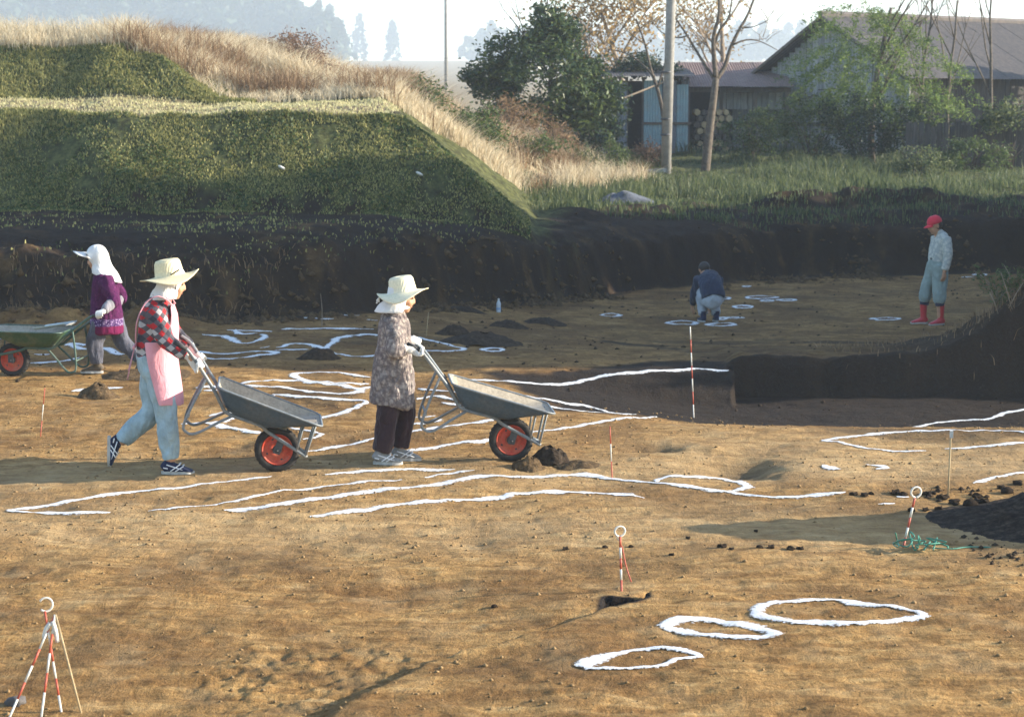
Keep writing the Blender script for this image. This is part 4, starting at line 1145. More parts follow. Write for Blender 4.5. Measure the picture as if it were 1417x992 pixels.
def person_purple():
    root = person_root(place(650 / 4.509, 516, .05), 176, "woman in purple knit top and white sun bonnet pushing green wheelbarrow")
    HM = hmat((.055, 0, 1.185), 12)
    G = grips(root, BAR3, -1.0)
    sh = {1: Vector((-.06, .155, 1.0)), -1: Vector((-.03, -.155, 1.0))}
    el = {1: Vector((-.17, .235, .775)), -1: Vector((-.13, -.23, .775))}
    wr = {s: G[s][0] + (el[s] - G[s][0]).normalized() * .085 for s in (-1, 1)}
    legs = {1: (Vector((-.02, .08, .62)), Vector((.075, .085, .34)), Vector((.065, .085, .09))), -1: (Vector((-.05, -.08, .62)), Vector((-.17, -.085, .32)), Vector((-.37, -.085, .13)))}
    g = Geo(); add_head(g, HM)
    g.loft([(.04, 0, 1.13, .046, .044), (.01, 0, 1.07, .05, .05), (-.02, 0, 1.0, .06, .09)], (0, 1, 0), 14)
    tshirt(g, [(-.03, .62, .11, .14), (-.03, .75, .10, .13), (-.025, .9, .105, .14), (-.02, 1.0, .08, .14)])
    for s in (-1, 1):
        limb(g, (sh[s], el[s], wr[s], wr[s].lerp(G[s][0], .5)), (.044, .036, .025, .023)); limb(g, legs[s], (.078, .05, .035))
    body = blob("body", g, .011, M_SKIN, root, 3); face_bits(body, HM)
    g = Geo()
    tshirt(g, [(-.033, .415, .165, .19), (-.033, .45, .168, .195), (-.033, .6, .158, .19), (-.022, .78, .145, .18), (-.014, .93, .125, .18), (-.01, 1.02, .10, .155), (0, 1.075, .066, .085), (.012, 1.11, .055, .06)], 24)
    for s in (-1, 1): limb(g, (sh[s] + Vector((0, -.015 * s, 0)), sh[s].lerp(el[s], .5), el[s], el[s].lerp(wr[s], .3)), (.074, .07, .064, .056))
    blob("knit_top", g, .012, M_PURPLE, root, 5, .012, 7.0)
    for s in (-1, 1):
        g = Geo(); limb(g, (el[s].lerp(wr[s], .1), el[s].lerp(wr[s], .6), wr[s]), (.056, .05, .036)); blob("arm_cover", g, .009, m_cloth("arm_cover_grey", (.20, .19, .21)), root, 3, .01, 3.)
        gl = Geo(); hand_grip(gl, wr[s], *G[s], s, 1.12); blob("glove", gl, .006, M_GLOVE, root, 3)
    g = Geo().loft([(-.033, 0, .41, .135, .165), (-.033, 0, .55, .135, .16)], (0, 1, 0), 20)
    for s in (-1, 1):
        a, b, c = legs[s]; limb(g, (a, a.lerp(b, .6), b, b.lerp(c, .6), c + (b - c).normalized() * .01), (.10, .095, .080, .074, .062))
    blob("trousers", g, .012, M_SLATE, root, 4, .014, 8.0)
    bon = hood(root, HM, M_WHITE, .20, "sun_bonnet", 52, (.114, .096, .12), False, .075)
    vs = []; fs = []
    for j in range(5):
        for i in range(15):
            a = math.radians(-74 + 148 * i / 14); q = j / 4
            rr = (.104 + .125 * q * (.5 + .5 * math.cos(a)))
            vs.append(HM @ Vector((-.012 + rr * math.cos(a) + .01, rr * .86 * math.sin(a), .088 + .045 * q - .05 * (1 - math.cos(a)) - .05 * (math.sin(a) ** 2) + .008 * math.sin(5 * a))))
    for j in range(4):
        for i in range(14): fs.append((j * 15 + i, j * 15 + i + 1, (j + 1) * 15 + i + 1, (j + 1) * 15 + i))
    o = mesh_obj("visor", vs, fs, M_WHITE, bon); o.modifiers.new("t", 'SOLIDIFY').thickness = .006
    make_shoe(root, legs[1][2] + Vector((0, 0, -.008)), (1, 0, 0), (0, 0, 1), M_BROWN, .235, .10, None, "boot")
    make_shoe(root, legs[-1][2] + Vector((0, 0, -.0)), (.75, 0, -.66), (.66, 0, .75), M_BROWN, .235, .10, None, "boot")
    return root
person_purple()

# ---- standing person with red cap and red boots (faces -X, a little towards us)
def camo():
    t = NT("shirt_pale_print"); c = t.coords()
    v = t.voro(c, 22)
    k = t.ramp(v.outputs["Distance"], [(0.1, (.44, .45, .41)), (0.35, (.52, .51, .45)), (0.6, (.34, .36, .34))])
    t.bump(t.noise(c, 14, 3, .5, 1.2), 0.6, 0.03)
    return t.done(k, 0.9, 0.1)
M_TEAL = m_cloth("trousers_grey_teal", (.23, .285, .265), 0.18, 0.8)
M_BOOT = m_plain("boot_red_rubber", (.48, .025, .035), .35, .5, .12)
M_CAP = m_cloth("cap_red", (.62, .035, .06), 0.1, 0.2)
def person_red():
    root = person_root(place(1217 + 375 / 4.96, 449, .05), 192, "standing person in red cap, red rubber boots and grey-teal trousers")
    HM = hmat((.02, 0, 1.415), 18)
    sh = {1: Vector((-.085, .165, 1.25)), -1: Vector((-.07, -.165, 1.25))}
    el = {1: Vector((-.10, .225, .99)), -1: Vector((-.09, -.22, .99))}
    wr = {1: Vector((-.045, .225, .765)), -1: Vector((-.03, -.215, .765))}
    legs = {1: (Vector((-.05, .09, .86)), Vector((-.035, .10, .48)), Vector((-.055, .105, .09))), -1: (Vector((-.04, -.09, .86)), Vector((.085, -.10, .48)), Vector((.12, -.105, .09)))}
    g = Geo(); add_head(g, HM)
    g.loft([(.005, 0, 1.36, .048, .048), (-.03, 0, 1.30, .052, .054), (-.06, 0, 1.24, .06, .09)], (0, 1, 0), 14)
    tshirt(g, [(-.045, .85, .11, .15), (-.05, 1.0, .10, .14), (-.07, 1.13, .11, .15), (-.07, 1.25, .085, .15)])
    for s in (-1, 1):
        limb(g, (sh[s], el[s], wr[s]), (.046, .038, .026)); hand_relaxed(g, wr[s], Vector((.10, 0, -1)), Vector((.25, -s * .95, 0)).normalized()); limb(g, legs[s], (.08, .052, .036))
    body = blob("body", g, .009, M_SKIN, root, 3); face_bits(body, HM)
    g = Geo()
    tshirt(g, [(-.045, .90, .125, .165), (-.05, 1.0, .13, .168), (-.068, 1.12, .132, .178), (-.075, 1.22, .115, .18), (-.07, 1.28, .09, .15), (-.045, 1.32, .062, .08), (-.035, 1.35, .054, .06)], 24)
    for s in (-1, 1): limb(g, (sh[s] + Vector((0, -.015 * s, 0)), sh[s].lerp(el[s], .5), el[s], el[s].lerp(wr[s], .85)), (.074, .068, .060, .048))
    blob("shirt", g, .012, camo(), root, 5, .012, 9.0)
    g = Geo().loft([(-.045, 0, .95, .118, .155), (-.045, 0, .88, .135, .175), (-.04, 0, .78, .13, .18), (-.03, 0, .70, .09, .14)], (0, 1, 0), 20)
    for s in (-1, 1):
        a, b, c = legs[s]; limb(g, (a, a.lerp(b, .55), b, b.lerp(c, .28), b.lerp(c, .42)), (.112, .102, .092, .090, .066))
    blob("trousers", g, .012, M_TEAL, root, 4, .014, 10.0)
    Geo().loft([(-.046, 0, .935, .128, .166), (-.046, 0, .962, .126, .163)], (0, 1, 0), 24).obj("belt", M_HUB, root)
    for s in (-1, 1):
        a, b, c = legs[s]
        bt = make_shoe(root, c + Vector((0, 0, -.008)), (1, .15 * s, 0), (0, 0, 1), M_BOOT, .25, .215, None, "rubber_boot")
        d = (b - c).normalized(); p0 = c + d * .185
        Geo().loft([(*p0, .064, .062), (*(p0 + d * .055), .068, .066)], (0, 1, 0), 18).obj("boot_cuff", M_NAVY, bt)
    R = HM.to_3x3()
    g = Geo(); g.lathe([(.001, .105), (.05, .098), (.085, .070), (.103, .030), (.106, -.005)], 32)
    g.v = [tuple(HM @ Vector((x * 1.02 - .012, y * .84, z + .040))) for x, y, z in g.v]
    cap = g.obj("cap", M_CAP, root); cap.modifiers.new("t", 'SOLIDIFY').thickness = .005
    vs = []; fs = []
    for j in range(4):
        for i in range(11):
            a = math.radians(-58 + 116 * i / 10); q = j / 3; rr = .102 + .075 * q * math.cos(a) ** .5
            vs.append(HM @ Vector((-.012 + rr * math.cos(a), .86 * .104 * math.sin(a) * (1 + .05 * q), .040 - .022 * q - .012 * math.sin(a) ** 2)))
    for j in range(3):
        for i in range(10): fs.append((j * 11 + i, j * 11 + i + 1, (j + 1) * 11 + i + 1, (j + 1) * 11 + i))
    o = mesh_obj("cap_bill", vs, fs, M_CAP, cap); o.modifiers.new("t", 'SOLIDIFY').thickness = .005
    g = Geo(); g.ell(HM @ Vector((-.035, 0, .0)), (.085, .081, .07), R); blob("hair", g, .01, M_HAIR, body, 3)
    return root
person_red()

# ---- crouching worker (faces away)
def person_crouch():
    root = person_root(place(983, 446, .05), 100, "crouching worker in navy jacket and pale grey trousers beside chalk rings")
    HM = hmat((.235, .03, .735), 55)
    sh = {1: Vector((.12, .15, .63)), -1: Vector((.12, -.15, .63))}
    el = {1: Vector((.24, .18, .40)), -1: Vector((.24, -.18, .40))}
    wr = {1: Vector((.40, .16, .20)), -1: Vector((.40, -.12, .20))}
    legs = {1: (Vector((-.13, .09, .36)), Vector((.22, .09, .43)), Vector((.02, .10, .09))), -1: (Vector((-.13, -.09, .36)), Vector((.22, -.09, .43)), Vector((.02, -.10, .09)))}
    g = Geo(); add_head(g, HM)
    g.loft([(.21, .02, .71, .046, .046), (.17, 0, .67, .05, .05), (.12, 0, .63, .06, .09)], (0, 1, 0), 14)
    g.loft([(-.13, 0, .34, .11, .14), (-.06, 0, .45, .10, .13), (.04, 0, .56, .105, .14), (.12, 0, .63, .08, .13)], (0, 1, 0), 14)
    for s in (-1, 1):
        limb(g, (sh[s], el[s], wr[s]), (.044, .036, .025)); hand_relaxed(g, wr[s], Vector((.35, 0, -1)), Vector((.2, -s * .9, -.2)).normalized()); limb(g, legs[s], (.08, .052, .036))
    body = blob("body", g, .010, M_SKIN, root, 3); face_bits(body, HM)
    g = Geo().loft([(-.16, 0, .37, .13, .17), (-.12, 0, .44, .135, .175), (-.05, 0, .53, .132, .175), (.05, 0, .62, .118, .175), (.12, 0, .675, .085, .14), (.17, .01, .705, .056, .066)], (0, 1, 0), 22)
    for s in (-1, 1): limb(g, (sh[s], sh[s].lerp(el[s], .5), el[s], el[s].lerp(wr[s], .85)), (.075, .068, .06, .046))
    blob("jacket", g, .012, m_cloth("jacket_navy", (.022, .034, .062), .25, .7), root, 5, .014, 12.0)
    g = Geo().ell((-.13, 0, .335), (.135, .155, .13))
    for s in (-1, 1):
        a, b, c = legs[s]; limb(g, (a, a.lerp(b, .5), b, b.lerp(c, .5), c + Vector((0, 0, .02))), (.105, .092, .078, .078, .064))
    blob("trousers", g, .012, m_cloth("trousers_pale_grey", (.36, .38, .40), .15, .8), root, 5, .014, 13.0)
    g = Geo(); g.ell(HM @ Vector((-.025, 0, .03)), (.098, .086, .088), HM.to_3x3()); blob("hair", g, .01, M_HAIR, body, 3)
    for s in (-1, 1): make_shoe(root, legs[s][2] + Vector((0, 0, -.008)), (1, .12 * s, 0), (0, 0, 1), M_NAVY, .24, .08, None, "boot")
    return root
person_crouch()
# ------------------------------------------------------------------ foliage and grass helpers
def leaves(name, P, length, width, mat, parent=None, flat=0.35, seed=0, droop=0.0):
    """each leaf its own small four-cornered blade"""
    r = np.random.default_rng(seed); P = np.asarray(P); n = len(P)
    d = r.normal(size=(n, 3)); d[:, 2] = d[:, 2] * .7 - droop; d /= np.linalg.norm(d, axis=1)[:, None]
    q = r.normal(size=(n, 3)); s = np.cross(d, q); s /= np.linalg.norm(s, axis=1)[:, None] + 1e-9
    L = length * r.uniform(.6, 1.35, n)[:, None]; Wd = width * r.uniform(.6, 1.3, n)[:, None]
    nrm = np.cross(d, s)
    V = np.stack([P - d * L / 2, P + s * Wd / 2 + nrm * Wd * .15, P + d * L / 2 - nrm * L * .12, P - s * Wd / 2 + nrm * Wd * .15], 1).reshape(-1, 3)
    F = np.arange(n * 4).reshape(-1, 4)
    me = fast_mesh(name, V, F, 4)
    a = me.attributes.new("rnd", 'FLOAT', 'POINT'); a.data.foreach_set("value", np.repeat(r.random(n), 4).astype(np.float32))
    return link(name, me, mat, parent, False)

def blades(name, P, h, w, mat, parent=None, lean=.35, seed=0, wind=(0, 0)):
    r = np.random.default_rng(seed); P = np.asarray(P); n = len(P)
    h = (np.asarray(h) * r.uniform(.55, 1.3, n)); ang = r.uniform(0, 2 * np.pi, n)
    sd = np.stack([np.cos(ang), np.sin(ang), np.zeros(n)], -1) * (w * r.uniform(.6, 1.4, n))[:, None] / 2
    la = r.uniform(0, 2 * np.pi, n); lm = np.abs(r.normal(size=n)) * lean
    ld = np.stack([np.cos(la) * lm + wind[0], np.sin(la) * lm + wind[1], np.zeros(n)], -1)
    up = np.array([0, 0, 1.0])
    m = P + (up * .55 + ld * .3) * h[:, None]; tp = P + (up * .95 + ld) * h[:, None]
    b = P - up * .03
    V = np.stack([b - sd, b + sd, m + sd * .75, m - sd * .75, tp], 1).reshape(-1, 3)
    base = np.arange(n)[:, None] * 5
    F = np.concatenate([base + np.array([[0, 1, 2]]), base + np.array([[0, 2, 3]]), base + np.array([[3, 2, 4]])], 0)
    me = fast_mesh(name, V, F, 3)
    a = me.attributes.new("rnd", 'FLOAT', 'POINT'); a.data.foreach_set("value", np.repeat(r.random(n), 5).astype(np.float32))
    return link(name, me, mat, parent, False)

def crown_points(c, rad, clumps, per, r_clump, seed, shell=.55, floor=-.9):
    r = np.random.default_rng(seed); out = []
    for _ in range(clumps):
        v = r.normal(size=3); v /= np.linalg.norm(v)
        if v[2] < floor: v[2] = -v[2]
        k = r.uniform(shell, 1.0) ** .7
        p = np.array(c) + v * np.array(rad) * k
        n = int(per * r.uniform(.5, 1.4))
        out.append(p + r.normal(size=(n, 3)) * r_clump * r.uniform(.6, 1.3) * np.array([1, 1, .7]))
    return np.concatenate(out)

def branch_tree(base, height, r0, seed, levels=3, spread=.5, first=.35, nb=4, lean=(0, 0), forks=None):
    """tapered trunk with limbs; returns Geo and twig tips"""
    rr = random.Random(seed); g = Geo(); tips = []
    def grow(p, d, L, r, lev):
        pts = [p]; q = Vector(p); dd = Vector(d).normalized(); m = 5
        for k in range(m):
            dd = (dd + Vector((rr.uniform(-1, 1), rr.uniform(-1, 1), rr.uniform(-.3, .6))) * .13).normalized()
            q = q + dd * L / m; pts.append(tuple(q))
        g.tube(pts, [r * (1 - .62 * k / m) for k in range(m + 1)], 7 if lev == levels else 5)
        if lev == 0: tips.append(np.array(pts[-1])); tips.append(np.array(pts[3])); return
        for b in range(nb + (1 if lev < levels else 0)):
            t = first + (1 - first) * (b + rr.random() * .6) / nb if lev == levels else rr.uniform(.3, 1)
            t = min(t, 1); i = min(int(t * m), m - 1); f = t * m - i
            bp = Vector(pts[i]).lerp(Vector(pts[i + 1]), f)
            a = rr.uniform(0, 2 * math.pi)
            nd = (dd * (1 - spread * .5) + Vector((math.cos(a), math.sin(a), rr.uniform(-.1, .5))) * spread).normalized()
            grow(tuple(bp), nd, L * rr.uniform(.42, .68), r * (1 - .62 * t) * .62, lev - 1)
    grow(tuple(base), (lean[0], lean[1], 1), height, r0, levels)
    return g, np.array(tips)

M_BARK = m_plain("bark_grey", (.115, .095, .075), .9, .1, .55, 12, .9)
M_BARK_D = m_plain("bark_dark", (.07, .055, .045), .9, .1, .4, 9, .6)
M_TWIG = m_plain("twig_pale", (.24, .19, .14), .9, .1, .3, 9, .2)
L_EVER = m_leaf("leaf_evergreen", (.020, .045, .018), (.11, .145, .045), .30, .35)
L_DARK = m_leaf("leaf_dark", (.016, .032, .018), (.05, .075, .03), .25, .45)
L_AUT = m_leaf("leaf_autumn", (.20, .11, .035), (.42, .28, .10), .5, .6)
L_LIME = m_leaf("leaf_feathery", (.055, .105, .026), (.20, .26, .065), .5, .55)
L_WEED = m_leaf("leaf_weed", (.035, .070, .022), (.13, .165, .055), .45, .55)
L_CEDAR = m_leaf("leaf_cedar", (.020, .038, .018), (.045, .070, .03), .15, .6)
L_STRAW = m_leaf("blade_straw", (.40, .31, .19), (.80, .70, .50), .45, .7)
L_DRYBR = m_leaf("blade_dry_brown", (.16, .095, .05), (.34, .23, .13), .4, .7)
L_GRASS = m_leaf("blade_grass", (.028, .055, .028), (.17, .19, .075), .45, .6)
L_TURF = m_leaf("blade_turf", (.065, .098, .032), (.46, .41, .15), .4, .6)

def scatter(n, x0, x1, y0, y1, seed, keep):
    r = np.random.default_rng(seed); X = r.uniform(x0, x1, n * 3); Y = r.uniform(y0, y1, n * 3)
    k = keep(X, Y, r.random(n * 3)); X, Y = X[k][:n], Y[k][:n]
    return np.stack([X, Y, ground_z(X, Y)], -1)
def in_view(X, Y, m=1.12): return np.abs(X) < (.256 * Y + .4) * m

# ------------------------------------------------------------------ short growth on the embankment, dry grass, field grass
def keep_mound(X, Y, r):
    n = fbm(X, Y, 3, 1.6)
    return in_view(X, Y) & (X < .6 - .0 * Y) & (r < .50 + 1.1 * n + .35 * (Y > 34.3)) & ((Y < 34.5 + recess(X)) | ((X < -4.6) & (Y > 36.25))) & (X < (0.3 - .5 * np.clip(Y - 36, 0, 4)))
P = scatter(85000, -11.5, .7, 32.3, 37.7, 1, keep_mound)
tag(blades("embankment_weeds", P, .040 + .03 * (P[:, 1] > 34.4), .022, L_TURF, None, .8, 2), "short weedy grass covering the embankment slopes", "grass", kind="stuff")
P = scatter(9000, -11.5, .5, 32.3, 37.5, 3, lambda X, Y, r: keep_mound(X, Y, r) & (fbm(X + 2, Y, 3, 1.2) > .05))
tag(leaves("embankment_leaves", P + np.array([0, 0, .04]), .07, .045, L_WEED, None, seed=4), "low broad-leaved weeds in patches on the embankment", "weeds", kind="stuff")
P = scatter(7000, -11.5, -2.0, 34.5, 36.3, 5, lambda X, Y, r: in_view(X, Y) & (Y > 34.45 + recess(X)))
tag(blades("berm_grass", P, .045, .022, m_leaf("blade_berm", (.42, .38, .18), (.68, .62, .36), .5, .7), None, .5, 6), "pale bleached grass along the berm between embankment tiers", "grass", kind="stuff")
def keep_dry(X, Y, r):
    y0 = np.interp(X, [-12, -6, -5, -2.2, 0, 1.5, 3.5], [37.5, 37.4, 36.3, 36.6, 40.5, 44.0, 48.0])
    return in_view(X, Y) & (Y > y0 + .5 * fbm(X, Y, 2, 1.0)) & (X < 3.1 + fbm(X, Y, 2, .8)) & (r < .55 + 1.2 * fbm(X + 3, Y, 4, 1.1))
P = scatter(80000, -14, 3.8, 36.2, 50, 8, keep_dry)
hh = .20 + .40 * sm(fbm(P[:, 0] + 4, P[:, 1], 3, .55) * 1.4 + .45) * sm((P[:, 1] - 37) / 2)
tag(blades("dry_grass", P, hh, .016, L_STRAW, None, .85, 9, (-.08, -.03)), "tall straw-coloured dry grass on the rise behind the embankment", "grass", kind="stuff")
P2 = scatter(20000, -7.5, 3.2, 37, 49, 12, lambda X, Y, r: in_view(X, Y) & (fbm(X + 9, Y + 3, 4, .9) > .13) & (Y > np.interp(X, [-7.5, -2.2, 0, 1.5, 3.5], [37.4, 36.8, 40.5, 44, 48])))
tag(blades("brown_brush", P2, .55, .014, L_DRYBR, None, .8, 13), "brown withered brush standing among the dry grass", "grass", kind="stuff")
def keep_field(X, Y, r):
    y0 = np.interp(X, CUT_X, CUT_Y) + 4.8 + 1.6 * fbm(X, Y, 3, .9)
    return in_view(X, Y) & (Y > y0) & (X > .2) & (r < .5 + 1.2 * fbm(X, Y, 3, 1.0))
P = scatter(34000, 0, 17, 38, 62, 15, keep_field)
hh = .07 + .30 * sm(fbm(P[:, 0], P[:, 1] + 9, 3, .8) * 2.2 + .3)
tag(blades("field_grass", P, hh, .022, L_GRASS, None, .75, 16), "rough green and yellow grass on the field by the sheds", "grass", kind="stuff")
P = scatter(5200, .5, 11, 37.5, 43, 17, lambda X, Y, r: in_view(X, Y) & (Y > np.interp(X, CUT_X, CUT_Y) + .9) & (r < .3 + 1.1 * fbm(X, Y, 3, 1.1)))
tag(blades("spoil_grass", P, .12, .024, L_GRASS, None, .5, 18), "thin grass sprouting on the dark spoil behind the cut", "grass", kind="stuff")
P = scatter(2000, -9, 0, 26, 32.6, 19, lambda X, Y, r: in_view(X, Y) & (Y > np.interp(X, CUT_X, CUT_Y) + .5) & (r < .35 + 1.1 * fbm(X, Y, 3, 1.1)))
tag(blades("ledge_weeds", P, .045, .024, L_TURF, None, .6, 20), "sparse weeds on the dark soil ledge below the embankment", "grass", kind="stuff")
# rootlets and dry grass hanging over the cut and the baulk
P = scatter(900, 3.6, 7.2, 21.9, 24.6, 21, lambda X, Y, r: (r < .2 + .5 * sm((X - 4.6) / 1)))
tag(blades("bank_grass", P, .09 + .10 * sm((P[:, 0] - 5) / .8), .012, L_DRYBR, None, .8, 22), "withered grass on the bank beside the dark pit", "grass", kind="stuff")
P = scatter(500, -6.5, -1.5, 25.3, 28, 23, lambda X, Y, r: (np.abs(Y - np.interp(X, CUT_X, CUT_Y) - .45) < .45) & (fbm(X, Y, 2, .9) > -.1))
tag(blades("hanging_roots", P, .13, .014, L_DRYBR, None, 1.0, 24, (0, -.5)), "dry roots and stalks hanging over the cut face", "roots", kind="stuff")

# ------------------------------------------------------------------ soil heaps, clods, crumbs
M_HEAP = (lambda t: (t.bump(t.noise(t.coords(), 30, 5, .7), .9, .04), t.done(t.ramp(t.noise(t.coords(), 22, 5, .7), [(.3, (.022, .016, .012)), (.55, (.06, .043, .030)), (.75, (.12, .085, .055))]), .95, .08))[1])(NT("soil_dark_heap"))
M_HEAPB = (lambda t: (t.bump(t.noise(t.coords(), 30, 5, .7), .9, .04), t.done(t.ramp(t.noise(t.coords(), 22, 5, .7), [(.3, (.055, .036, .020)), (.55, (.13, .085, .045)), (.75, (.22, .15, .08))]), .95, .08))[1])(NT("soil_brown_heap"))
M_HEAPD = (lambda t: (t.bump(t.noise(t.coords(), 14, 6, .75), 1.0, .10), t.done(t.ramp(t.noise(t.coords(), 16, 6, .75), [(.32, (.014, .011, .010)), (.52, (.05, .038, .03)), (.68, (.13, .098, .07))]), .95, .08))[1])(NT('soil_heap_large'))
def heap(px, py, w, h, label, mat=M_HEAP, seed=0, dp=None, world=None, group="small soil piles on the dig floor", pw=1.6):
    c = on_ground(px, py) if world is None else np.array([world[0], world[1], 0])
    dp = dp or w * .8; n = 34 if w < 2 else 90; vs = []; fs = []
    U = np.linspace(-1, 1, n + 1)
    gx, gy = np.meshgrid(U, U, indexing='ij')
    X = c[0] + gx * w / 2; Y = c[1] + gy * dp / 2
    R = np.sqrt(gx ** 2 + gy ** 2) + .28 * fbm(X * 3 / w + seed, Y * 3 / w, 3)
    prof = np.clip(np.exp(-(1.9 * R) ** 2) - .027, 0, 1) if pw < 1 else np.clip(1 - R ** pw, 0, 1)
    Z = ground_z(X.ravel(), Y.ravel()).reshape(X.shape) + h * prof * (1 + .35 * fbm(X * 7 / w, Y * 7 / w + seed, 3)) + .22 * h * prof * np.abs(fbm(X * 16 / w, Y * 16 / w, 2)) + (.10 * sm(prof * 12) * np.abs(fbm(X, Y, 3, 5.0)) if w > 2 else 0) - .02 * (prof <= 0) - .008
    V = np.stack([X, Y, Z], -1).reshape(-1, 3)
    keepq = []
    for i in range(n):
        for j in range(n):
            if max(prof[i, j], prof[i + 1, j], prof[i, j + 1], prof[i + 1, j + 1]) > 0: keepq.append((i * (n + 1) + j, (i + 1) * (n + 1) + j, (i + 1) * (n + 1) + j + 1, i * (n + 1) + j + 1))
    used = sorted({k for q in keepq for k in q}); mp = {k: i for i, k in enumerate(used)}
    return tag(mesh_obj("soil_heap", V[used], [tuple(mp[k] for k in q) for q in keepq], mat), label, "soil heap", group)
heap(139, 551, .42, .15, "small cone of brown soil on the chalk line behind pink-aproned woman", M_HEAPB, 1)
heap(441, 496, .55, .12, "dark cone of soil beside the pointed chalk loop", M_HEAP, 2)
heap(668, 474, 1.1, .12, "widest low dark soil mound behind the second blue barrow", M_HEAP, 3, 1.0)
heap(628, 463, .45, .13, "small dark soil pile inside the tip of large chalk outline", M_HEAP, 4)
heap(705, 453, .6, .10, "low dark soil pile just behind the widest low mound", M_HEAP, 5)
heap(756, 447, .65, .09, "low dark soil pile farthest from the barrows on shaded floor", M_HEAP, 6)
heap(648, 431, .6, .07, "flat dark soil patch near the white bottle", M_HEAP, 7)
heap(733, 648, .28, .10, "crumbly brown soil pile at the second barrow's wheel", M_HEAPB, 8)
heap(762, 640, .34, .14, "dark crumbly soil pile ahead of the second barrow's wheel", M_HEAP, 9)
heap(800, 645, .4, .05, "low spread of loose soil beside the dark crumbly pile", M_HEAPB, 10)
heap(205, 520, 1.0, .08, "low soil bank behind the striding feet in brown boots", M_HEAPB, 11)
heap(0, 0, 4.2, 1.05, "large dark soil heap with clods, casting a long shadow", M_HEAPD, 12, 2.9, world=(4.85, 13.45), group=None, pw=.5)
def clod_mesh(seed):
    r = np.random.default_rng(seed); bm = bmesh.new(); bmesh.ops.create_icosphere(bm, subdivisions=2, radius=1)
    for v in bm.verts:
        n = 1 + .9 * float(fbm(np.array(v.co.x * 2.1 + seed * 7.3 + v.co.z), np.array(v.co.y * 2.1 + v.co.z * 1.7), 3)); v.co *= n; v.co.z *= .62
    me = bpy.data.meshes.new("clod"); bm.to_mesh(me); bm.free(); me.materials.append(M_HEAP); return me
CLODS = [clod_mesh(k) for k in range(5)]
def clod(px, py, r, label, group, k):
    p = on_ground(px, py); o = link("soil_clod", CLODS[k % 5], None, None, False)
    r = r * .62
    o.location = (p[0], p[1], gz(p) + r * .25); o.scale = (r, r * .9, r * .9); o.rotation_euler = (0, 0, k * 1.3)
    return tag(o, label, "clod", group)
rr = random.Random(3)
for k, (px, py, r) in enumerate([(1305, 690, .055), (1320, 697, .07), (1345, 700, .08), (1335, 710, .05), (1352, 688, .05), (1362, 696, .06), (1385, 676, .05), (1395, 682, .07), (1372, 705, .06), (1328, 720, .05), (1300, 705, .04), (1408, 670, .06)]):
    clod(px, py, r * 1.25, "dark soil clod at the foot of the large dark heap", "clods round the large heap", k)
for k, (px, py, r) in enumerate([(1182, 685, .05), (1196, 686, .06), (1206, 684, .04), (1238, 683, .06), (1250, 685, .05), (1284, 684, .055), (1292, 683, .04), (1262, 707, .05), (1280, 706, .04)]):
    clod(px, py, r, "dark clod in the row behind the leaning red-white pin", "row of clods on tan soil", k)
for k, (px, py, r) in enumerate([(1000, 757, .05), (1012, 760, .035), (1052, 758, .04), (1066, 758, .04), (1094, 760, .045), (1108, 760, .04), (952, 745, .035), (838, 758, .035), (782, 760, .035), (873, 757, .03), (930, 768, .03), (1046, 735, .03), (685, 840, .035)]):
    clod(px, py, r, "dark clod scattered on open tan soil near the ringed pin", "clods scattered on open soil", k)
M_CRUMB = m_plain('soil_crumb', (.22, .145, .072), .95, .05, .5, 8)
def crumbs(n, x0, x1, y0, y1, rmin, rmax, seed, name, label):
    r = np.random.default_rng(seed); X = r.uniform(x0, x1, n * 2); Y = r.uniform(y0, y1, n * 2)
    k = in_view(X, Y, 1.1) & (r.random(n * 2) < .45 + 1.2 * fbm(X, Y, 3, 1.0)); X, Y = X[k][:n], Y[k][:n]; n = len(X)
    Z = ground_z(X, Y); s = rmin + (rmax - rmin) * r.random(n) ** 3
    oct_ = np.array([[1, 0, 0], [0, 1, 0], [-1, 0, 0], [0, -1, 0], [0, 0, .8], [0, 0, -.5]])
    jit = 1 + .45 * r.normal(size=(n, 6, 1)) * .6
    V = (oct_[None] * jit) * s[:, None, None] + np.stack([X, Y, Z + .2 * s], -1)[:, None, :]
    fo = np.array([[0, 1, 4], [1, 2, 4], [2, 3, 4], [3, 0, 4], [1, 0, 5], [2, 1, 5], [3, 2, 5], [0, 3, 5]])
    F = (np.arange(n)[:, None, None] * 6 + fo[None]).reshape(-1, 3)
    me = fast_mesh(name, V.reshape(-1, 3), F, 3)
    return tag(link(name, me, M_CRUMB if seed == 31 else M_HEAP, None, False), label, "soil crumbs", kind="stuff")
crumbs(6500, -6, 6, 8.3, 20, .003, .017, 31, "soil_crumbs", "loose soil crumbs strewn over the dig floor")
P = None
crumbs(600, 2.95, 4.2, 12.2, 14.8, .006, .03, 35, "heap_crumbs", "loose dark crumbs around the foot of the large heap")
crumbs(1800, -8, 8, 20, 37, .008, .03, 33, "floor_crumbs", "loose crumbs on the shaded back of the dig floor")

